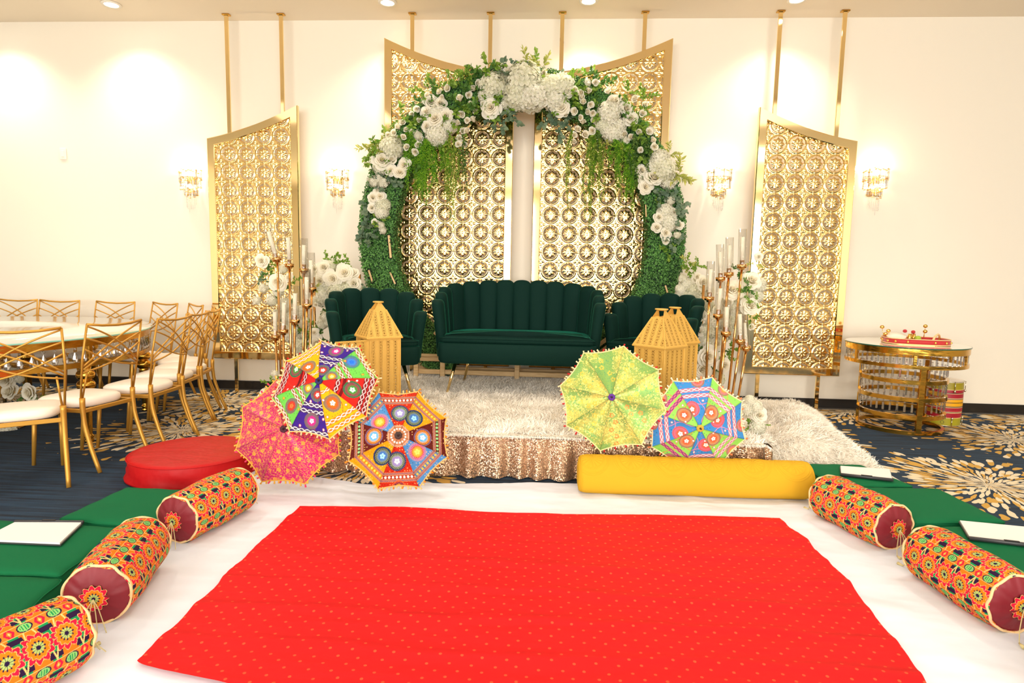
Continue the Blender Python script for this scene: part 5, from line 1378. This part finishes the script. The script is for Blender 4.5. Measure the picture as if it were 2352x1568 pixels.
# ------------------------------------------------------------------ green floor cushions and red round cushion
def floor_cushion(corners, h, label, name='floor_cushion', z0=.012, seed=0):
    C4 = np.array(corners, float); c = C4.mean(0)
    t = empty(name, (c[0], c[1], z0), 0, label, 'floor cushion', 'flat green floor cushions')
    n = 26; P = []
    for k in range(4):
        A_, B_ = C4[k], C4[(k + 1) % 4]; A0 = C4[k - 1]
        d0 = (A_ - A0) / np.linalg.norm(A_ - A0); d1 = (B_ - A_) / np.linalg.norm(B_ - A_); r_ = .018
        for tq in np.linspace(0, 1, 5): P.append((1 - tq) ** 2 * (A_ - d0 * r_) + 2 * tq * (1 - tq) * A_ + tq ** 2 * (A_ + d1 * r_))
        for tq in np.linspace(0, 1, n)[1:-1]: P.append(A_ + d1 * r_ + (B_ - d1 * r_ - A_ - d1 * r_) * tq + .003 * np.array([d1[1], -d1[0]]) * math.sin(tq * 17 + k + seed))
    P = np.array(P) - c
    area = sum(P[i][0] * P[i - 1][1] - P[i - 1][0] * P[i][1] for i in range(len(P)))
    if area > 0: P = P[::-1]
    L_ = []
    for s_, z in ((.985, 0), (1.0, .008), (1.004, h * .5), (1.0, h - .008), (.985, h), (.93, h + .005), (.8, h + .008), (.55, h + .009), (.25, h + .010), (.02, h + .010)):
        q = P * s_; zz_ = z + (0 if z < h else .006 * (fbm(q[:, 0] * 5 + seed, q[:, 1] * 9, 3) - .5)); L_.append(np.stack([q[:, 0], q[:, 1], zz_ + 0 * q[:, 0]], 1))
    MB().stack(L_).build('cover', GREENC, t)
    for zz_ in (.006, h - .004):
        MB().tube([(q[0], q[1], zz_) for q in P], .0028, 5, closed=True).build('seam_piping', GREENC, t)
    return t
GH = .088
floor_cushion([(-2.31, 2.655), (-1.80, 2.60), (-1.80, 3.09), (-2.29, 3.10)], GH, 'green floor cushion nearest the red round cushion', seed=1, z0=.016)
floor_cushion([(-2.62, 2.13), (-1.88, 2.15), (-1.95, 2.60), (-2.62, 2.62)], GH, 'green floor cushion at the left with a white folder on it', seed=2)
floor_cushion([(-2.62, 1.62), (-1.74, 1.64), (-1.85, 2.13), (-2.62, 2.12)], GH, 'green floor cushion at the lower left edge behind the nearest bolster', seed=3)
floor_cushion([(1.70, 3.60), (2.19, 3.66), (2.08, 4.06), (1.68, 4.03)], GH, 'green floor cushion beside the fur rug with a white folder on it', seed=4)
floor_cushion([(1.86, 3.07), (2.34, 3.13), (2.30, 3.62), (1.84, 3.585)], GH + .006, 'bare green floor cushion between the two on the right that hold folders', seed=5)
floor_cushion([(1.90, 2.52), (2.60, 2.60), (2.54, 3.10), (1.87, 3.04)], GH, 'green floor cushion at the right edge under the nearer folder', seed=6)
rc = empty('round_cushion', (-2.255, 3.68, .008), 0, 'thick round red satin floor cushion beside the banquet chairs', 'floor cushion')
aa = np.linspace(0, 2 * PI, 120, endpoint=False); L_ = []
for s_, z in ((1.03, 0), (1.035, .012), (1.0, .035), (1.01, .06), (.99, .085), (1.0, .125), (.985, .133), (.9, .138), (.6, .142), (.3, .144), (.02, .144)):
    rr_ = .375 * s_ * (1 + .010 * np.sin(aa * 7 + z * 40) * (z < .11)); zz_ = z + (0 if z < .13 else .004 * (fbm(rr_ * np.cos(aa) * 8, rr_ * np.sin(aa) * 8, 6) - .5))
    L_.append(np.stack([rr_ * np.cos(aa), rr_ * np.sin(aa) * .98, zz_ + 0 * aa], 1))
MB().stack(L_).build('cover', REDC, rc)
MB().tube([(.376 * math.cos(a), .369 * math.sin(a), .128) for a in aa], .003, 6, closed=True).build('seam_piping', REDC, rc)

# white folders on the cushions
def folder(c4, z, label, spine):
    C4 = [Vector((*p[:2], 0)) for p in c4]; c = sum(C4, Vector()) / 4
    t = empty('folder', (c.x, c.y, z), 0, label, 'folder', 'white folders on the green cushions')
    P = np.array([tuple((q - c)[:2]) for q in C4])
    P = np.vstack([P]); 
    def slab_(P, z0, z1, nm, m): MB().stack([np.concatenate([P, np.full((4, 1), zz_)], 1) for zz_ in (z0, z1)]).build(nm, m, t, smooth=False)
    slab_(P, 0, .006, 'back_cover', GREYP); slab_(P * .97, .006, .013, 'paper_stack', PAPER)
    A_, B_ = P[spine], P[(spine + 1) % 4]
    MB().tube([(A_[0], A_[1], .010), (B_[0], B_[1], .010)], .009, 10).build('spine', GREYP, t)
    d = (B_ - A_) / np.linalg.norm(B_ - A_); m_ = A_ + (B_ - A_) * .5
    MB().bbox((m_[0], m_[1], .02), (.06, .010, .004), .001, R=rotz(math.atan2(d[1], d[0]))).build('clip', BLACKM, t, smooth=False)
ZF = .012 + GH + .014
folder([(-2.42, 2.36), (-2.055, 2.365), (-2.13, 2.585), (-2.435, 2.555)], ZF, 'white paper in a dark-edged folder on the left green cushion', 2)
folder([(1.81, 3.76), (2.085, 3.69), (2.18, 3.90), (1.885, 3.935)], ZF, 'white folder on the far right green cushion, near the fur rug', 0)
folder([(1.98, 2.86), (2.31, 2.79), (2.40, 3.02), (2.07, 3.075)], ZF, 'white folder on the near right green cushion, cut by the picture edge', 0)

# ------------------------------------------------------------------ banquet chairs
def make_chair():
    t = empty('banquet_chair', (0, 0, 0))
    n = 60; a = np.linspace(0, 2 * PI, n, endpoint=False)
    def sup(sc, z, hx=.192, hy=.19):
        c, s_ = np.cos(a), np.sin(a); x = np.sign(c) * np.abs(c) ** .55 * hx * sc; y = np.sign(s_) * np.abs(s_) ** .55 * hy * sc
        return np.stack([x * (1 + .10 * y / hy), y, np.full(n, z)], 1)
    MB().stack([sup(.93, .398), sup(.99, .404), sup(1.02, .422), sup(1.0, .442), sup(.93, .453), sup(.7, .461), sup(.35, .464), sup(.03, .465)]).build('seat', WHITE_SEAT, t)
    f = MB()
    for (p, q) in (((-.19, -.20), (.19, -.20)), ((-.20, .18), (.20, .18)), ((-.19, -.20), (-.20, .18)), ((.19, -.20), (.20, .18))):
        m_ = ((p[0] + q[0]) / 2, (p[1] + q[1]) / 2, .388); L_ = math.hypot(q[0] - p[0], q[1] - p[1])
        f.bbox(m_, (L_, .018, .026), .003, R=rotz(math.atan2(q[1] - p[1], q[0] - p[0])))
    f.build('seat_frame', GOLD_PAINT, t, smooth=False)
    for sx in (-1, 1):
        pts = [(sx * .205, -.315, 0), (sx * .203, -.26, .14), (sx * .200, -.215, .29), (sx * .200, -.205, .40), (sx * .200, -.207, .475)]
        k = np.linspace(0, 1, 12); P = np.array(pts); kk = np.linspace(0, 1, 5)
        pp = np.stack([np.interp(k, kk, P[:, i]) for i in range(3)], 1)
        MB().tube(pp, np.linspace(.0125, .0165, 12), 10).build('leg', GOLD_PAINT, t)
        MB().tube([(sx * .18, .215, 0), (sx * .185, .175, .385)], [.0115, .0145], 10).build('leg', GOLD_PAINT, t)
    b = MB()
    def yb_(z): return -.21 - (z - .52) * .18
    for sx in (-1, 1):
        b.tube([(sx * .208, yb_(.49), .47), (sx * .222, yb_(.72), .72), (sx * .215, yb_(.95), .945)], .0068, 6)
        b.tube([(sx * .196, yb_(.49), .47), (sx * .178, yb_(.66), .655)], .006, 6)
    b.tube([(-.215, yb_(.945), .945), (-.11, yb_(.935) - .012, .932), (0, yb_(.93) - .016, .927), (.11, yb_(.935) - .012, .932), (.215, yb_(.945), .945)], .009, 6)
    b.build('back_frame', GOLD_PAINT, t)
    lt = MB()
    for sx in (-1, 1):
        for (z0, z1, sag) in ((.935, .675, .028), (.86, .655, .018), (.79, .640, .0)):
            k = np.linspace(0, 1, 10); x = sx * (-.216 + .432 * k); z = z0 + (z1 - z0) * k + sag * np.sin(k * PI) * (1 if z0 > .8 else 0) - .03 * np.sin(k * PI) * (z0 < .8)
            lt.tube(np.stack([x, -.21 - (z - .52) * .18 - .014 * np.sin(k * PI), z], 1), .0058, 6)
    lt.build('back_lattice', GOLD_PAINT, t)
    return t
TC = Vector((-4.79, 4.44, 0)); TR = 1.45
chair0 = make_chair(); first = True
CH = [  # back centre x, y, facing angle towards the table
 ((-2.995, 3.22), 40, 'gold lattice-back chair with white seat, cut by the left picture edge, nearest'),
 ((-2.845, 3.80), 83, 'gold lattice-back chair, second from the viewer in the near row'),
 ((-2.765, 4.31), 92, 'gold lattice-back chair, third in the near row, behind the red round cushion'),
 ((-2.88, 4.80), 98, 'gold lattice-back chair, fourth in the near row, partly hidden by the third'),
 ((-2.98, 5.20), 104, 'gold lattice-back chair, fifth in the near row, seen almost edge on'),
 ((-3.22, 5.62), 122, 'gold lattice-back chair at the table end closest to the left screen'),
 ((-3.56, 5.90), 138, 'gold lattice-back chair at the far corner, second from the left screen'),
 ((-3.97, 6.04), 154, 'gold lattice-back chair at the far corner, third from the left screen'),
 ((-4.52, 6.07), 178, 'gold lattice-back chair standing alone at the far side of the table'),
 ((-5.13, 6.07), 181, 'gold lattice-back chair at the far side, right one of the touching pair'),
 ((-5.60, 6.07), 183, 'gold lattice-back chair at the far side, left one of the touching pair')]
for (x, y), ang, lb in CH:
    c = chair0 if first else copy_tree(chair0); first = False
    # ang: heading of the seat, 0 = +y, 90 = -x
    h = math.radians(ang); d = Vector((-math.sin(h), math.cos(h), 0))
    c.location = Vector((x, y, 0)) + d * .27; c.rotation_euler = (0, 0, h)
    tag(c, lb, 'chair', 'gold lattice-back banquet chairs')

# ------------------------------------------------------------------ banquet table
bt = empty('banquet_table', TC, 0, 'large round mirror-topped gold banquet table hung with crystal drops', 'table')
MIRTOP = mat('mirror_top', 'F4F3EC', .06, .45)
MB().lathe([(.30, .752), (TR + .02, .752), (TR + .02, .764), (.30, .764), (.30, .752)], 96, caps=False).build('mirror_top', MIRTOP, bt)
MB().ring(TR + .022, .753, .763, .004, 96).build('glass_edge', mat('green_glass_edge', '8CCBB8', .15), bt)
for (z0, z1) in ((.70, .752), (.555, .59)): MB().ring(TR, z0, z1, .03, 96).build('gold_band', GOLD_TABLE, bt, smooth='auto')
MB().ring(.34, .60, .752, .03, 48).build('gold_band', GOLD_TABLE, bt, smooth='auto')
for k in range(10):
    a = math.radians(-80 + k * 36); MB().bbox((math.cos(a) * (TR - .015), math.sin(a) * (TR - .015), .645), (.03, .035, .12), .003, R=rotz(a)).build('upright', GOLD_TABLE, bt, smooth=False)
legp = [(.001, 0), (.030, 0), (.034, .012), (.024, .024), (.033, .036), (.033, .048), (.024, .056), (.026, .07), (.036, .36), (.040, .375)]
for zc in (.415, .49): legp += [(.030 + .032 * math.sin(q), zc - .036 * math.cos(q)) for q in np.linspace(.15, PI - .15, 9)]
legp += [(.036, .53), (.04, .555), (.001, .555)]
lm = MB().lathe(legp, 26).mesh('leg', GOLD_TABLE)
for k in range(8):
    a = math.radians(-8 + k * 45); place(lm, 'leg', bt, (math.cos(a) * (TR - .06), math.sin(a) * (TR - .06), 0))
for k in range(4):
    a = math.radians(-20 + k * 90); place(lm, 'leg', bt, (math.cos(a) * .62, math.sin(a) * .62, 0))
    MB().bbox((math.cos(a) * 1.02, math.sin(a) * 1.02, .57), (.85, .03, .03), .003, R=rotz(a)).build('cross_bar', GOLD_TABLE, bt, smooth=False)
dp = MB().sphere((0, 0, 0), .0085, 8); dp.lathe([(.001, -.012), (.005, -.02), (.013, -.038), (.0155, -.055), (.011, -.070), (.001, -.078)], 8)
dpm = dp.mesh('crystal_drop', CRYSTAL, False)
for k in range(60):
    a = math.radians(-105 + k * 2.8); place(dpm, 'crystal_drop', bt, (math.cos(a) * (TR - .012), math.sin(a) * (TR - .012), .688), scale=1.3)
floral('garland of white flowers hanging in the middle of the banquet table legs', (-4.35, 4.55, 0),
       [('P', 20, 868, 22), ('S', 28, 845, 14), ('P', 75, 900, 20), ('H', 80, 930, 17), ('P', 30, 900, 20), ('D', 60, 905, 14), ('L', 90, 915, 12), ('H', 20, 990, 22), ('L', 35, 940, 15), ('D', 70, 950, 14), ('S', 45, 870, 12)], 4.5, None, .55)

bt.location.z = .0
bt.scale = (1, 1, 1.035)
# ------------------------------------------------------------------ round dessert table, tray, drum
rt = empty('dessert_table', (3.20, 5.66, 0), 0, 'round glass-topped gold table with rings of hanging crystals at the right', 'table')
TR2, BR2 = .475, .345
MB().lathe([(.001, .757), (TR2 + .005, .757), (TR2 + .005, .767), (.001, .767)], 72).build('mirror_top', MIRTOP, rt, smooth='auto')
MB().ring(TR2 + .007, .757, .767, .003, 72).build('glass_edge', mat('dark_glass_edge', '1E5A48', .15), rt)
for (R_, z0, z1) in ((TR2, .705, .757), (TR2, .59, .62), (BR2, .44, .475), (BR2, .29, .325), (BR2, .135, .17), (BR2, 0, .035)):
    MB().ring(R_, z0, z1, .028, 72).build('gold_ring', GOLD_TABLE, rt, smooth='auto')
for k in range(6):
    a = math.radians(-110 + k * 60); MB().bbox((math.cos(a) * (TR2 - .012), math.sin(a) * (TR2 - .012), .665), (.024, .026, .10), .002, R=rotz(a)).build('upright', GOLD_TABLE, rt, smooth=False)
for k in range(3):
    a = math.radians(-94 + k * 120); MB().bbox((math.cos(a) * (BR2 - .012), math.sin(a) * (BR2 - .012), .30), (.024, .045, .60), .002, R=rotz(a)).build('upright', GOLD_TABLE, rt, smooth=False)
cr = MB().sphere((0, 0, 0), .0085, 8); cr.bbox((0, 0, -.050), (.019, .010, .072), .004); crm = cr.mesh('crystal_bar', CRYSTAL, False)
back = MB()
def crystals(R_, z, n, front):
    for k in range(n):
        a = 2 * PI * k / n; p = (math.cos(a) * R_, math.sin(a) * R_, z)
        ca = math.atan2(0 - 5.66, 0 - 3.20)
        if math.cos(a - ca) > front:
            o = place(crm, 'crystal_bar', rt, p); o.rotation_euler = (0, 0, a + PI / 2)
        else:
            back.sphere(p, .0085, 5); back.bbox((p[0], p[1], z - .05), (.019, .010, .072), .003, R=rotz(a + PI / 2))
crystals(TR2 - .014, .700, 60, .08)
for z in (.580, .430, .280): crystals(BR2 - .014, z, 38, .25)
back.build('crystal_fringe', CRYSTAL, rt, smooth=False, kind='stuff')

ty = empty('tray', (3.245, 5.60, .768), math.radians(-14), 'red velvet tray with gold studs and ornaments on the round crystal table', 'tray')
RV = mat('red_velvet_trim', 'B5141C', .6, Sheen_Weight=.4)
def sup2(hx, hy, z, e=.6, n=80):
    a = np.linspace(0, 2 * PI, n, endpoint=False); c, s_ = np.cos(a), np.sin(a)
    return np.stack([np.sign(c) * np.abs(c) ** e * hx, np.sign(s_) * np.abs(s_) ** e * hy, np.full(n, z)], 1)
MB().stack([sup2(.245, .165, 0), sup2(.245, .165, .008)]).build('tray_base', GOLD_ROD, ty, smooth=False)
L_ = [sup2(.245, .165, .004), sup2(.252, .172, .004), sup2(.252, .172, .048), sup2(.243, .163, .048), sup2(.243, .163, .008)]
V = np.stack(L_, 1); MB().grid(V, closed_u=True).build('tray_rim', RV, ty)
for z in (.006, .050): MB().tube(sup2(.252, .172, z), .004, 6, closed=True).build('gold_braid', ROPE, ty)
for k in range(14):
    q = sup2(.254, .174, .027, .6, 14)[k]; MB().sphere(tuple(q), .011, 8).build('gold_stud', GOLD_ROD, ty)
pl_ = MB().lathe([(.001, 0), (.05, .0), (.085, .012), (.082, .016), (.05, .004), (.001, .004)], 30); 
pl_.V[0] = pl_.V[0] @ rotx(.25).T + np.array([-.15, .02, .05]); pl_.build('small_dish', WHITE_SEAT, ty)
MB().sphere((.02, .0, .045), .026, 10).build('green_leaf_bundle', mat('leaf_green', '9FB83A', .6), ty)
for (x, y) in ((-.03, .03), (.0, .045), (-.05, -.01)):
    MB().lathe([(.001, .008), (.018, .008), (.018, .06), (.012, .07), (.012, .085), (.001, .085)], 16, (x, y, 0)).build('gold_jar', GOLD_ROD, ty)
for (x, y, z) in ((-.075, .04, .105), (-.01, .04, .10)): MB().sphere((x, y, z), (.018, .018, .016), 8).build('red_pompom', RV, ty)
MB().tube([(.10, -.11, .04), (.13, -.06, .075), (.17, .0, .09), (.20, .06, .075), (.22, .11, .04)], .009, 8).build('gold_handle', ROPE, ty)
pe = bpy.data.objects.new('x', None); bpy.data.objects.remove(pe)
pw = random.Random(2)
for (x, y, z, s0) in ((-.262, .02, .135, 1), (-.20, .06, .10, 1), (.11, .14, .15, 1), (.10, .10, .105, 1), (-.235, .0, .075, 1)):
    m_ = MB().sphere((x, y, z), (.019, .012, .016), 8); m_.tube([(x * .93, y, .045), (x, y, z)], .0018, 5)
    m_.build('gold_ornament', GOLD_ROD, ty)

dr = empty('drum', (3.70, 5.88, 0), math.radians(0), 'barrel drum striped olive, red and yellow on the floor beside the crystal table', 'drum')
DR, DH = .152, .425
bands = [(0, .075, 'A39A1E', 1.0), (.075, .08, 'E8C890', 1.0), (.08, .122, 'A3142A', 1.0), (.122, .127, 'E8C890', 1.0), (.127, .132, '3A2A22', 1.0), (.132, .136, 'E8C890', 1), (.136, .172, 'A3142A', 1), (.172, .176, 'E8C890', 1), (.176, .186, '6E5A48', 1), (.186, .216, 'E8A70E', 1),
         (.216, .222, '2A1E18', 1), (.222, .248, 'E8A70E', 1), (.248, .258, '8C6A56', 1), (.258, .262, 'E8C890', 1), (.262, .300, 'A3142A', 1), (.300, .304, 'E8C890', 1), (.304, .310, '3A2A22', 1), (.310, .336, 'A3142A', 1), (.336, .340, 'E8C890', 1), (.340, .415, '9F8F14', 1)]
sh = MB()
for (z0, z1, c, _) in bands:
    f = lambda z: DR * (1 + .04 * math.sin(PI * z / DH))
    sh.lathe([(f(z0), z0), (f(z1), z1)], 48, C=hexc(c), caps=False)
sh.build('shell', mat('painted_shell', attr=True, rough=.4), dr)
MB().lathe([(.001, .418), (DR - .006, .418), (DR + .004, .412), (DR + .004, .405)], 48, caps=False).build('drumhead', WHITE_SEAT, dr)
for z in (.412, .004): MB().tube([((DR + .004) * math.cos(a), (DR + .004) * math.sin(a), z) for a in np.linspace(0, 2 * PI, 50, endpoint=False)], .004, 6, closed=True).build('hoop', mat('steel_hoop', 'CFC9B4', .25, 1.0), dr)
lug = mat('steel_lug', 'D8D0B8', .25, 1.0)
for k in range(6):
    a = math.radians(-150 + k * 60); x, y = math.cos(a) * (DR + .012), math.sin(a) * (DR + .012)
    m_ = MB().tube([(x, y, .415), (x, y, .33)], .0035, 6); m_.sphere((x, y, .326), (.010, .010, .014), 8); m_.build('tuning_lug', lug, dr)
    m_ = MB().tube([(x, y, .005), (x, y, .07)], .0035, 6); m_.sphere((x, y, .074), (.010, .010, .014), 8); m_.build('tuning_lug', lug, dr)
ca = math.atan2(-5.88, -3.70) + .10
mk = MB()
c0 = np.array([math.cos(ca), math.sin(ca), 0]); tg = np.array([-math.sin(ca), math.cos(ca), 0])
def onshell(s_, z): 
    a = ca + s_ / DR; return (math.cos(a) * (DR + .003), math.sin(a) * (DR + .003), z)
mk.tube([onshell(.013 * math.cos(q), .036 + .014 * math.sin(q)) for q in np.linspace(0, 2 * PI, 18, endpoint=False)], .0014, 5, closed=True)
mk.tube([onshell(-.022, .072), onshell(-.022, .062)], .0014, 5); mk.tube([onshell(.022, .074), onshell(.022, .066)], .0014, 5); mk.tube([onshell(-.022, .074), onshell(.022, .076)], .0014, 5)
mk.build('painted_mark', BLACKM, dr)
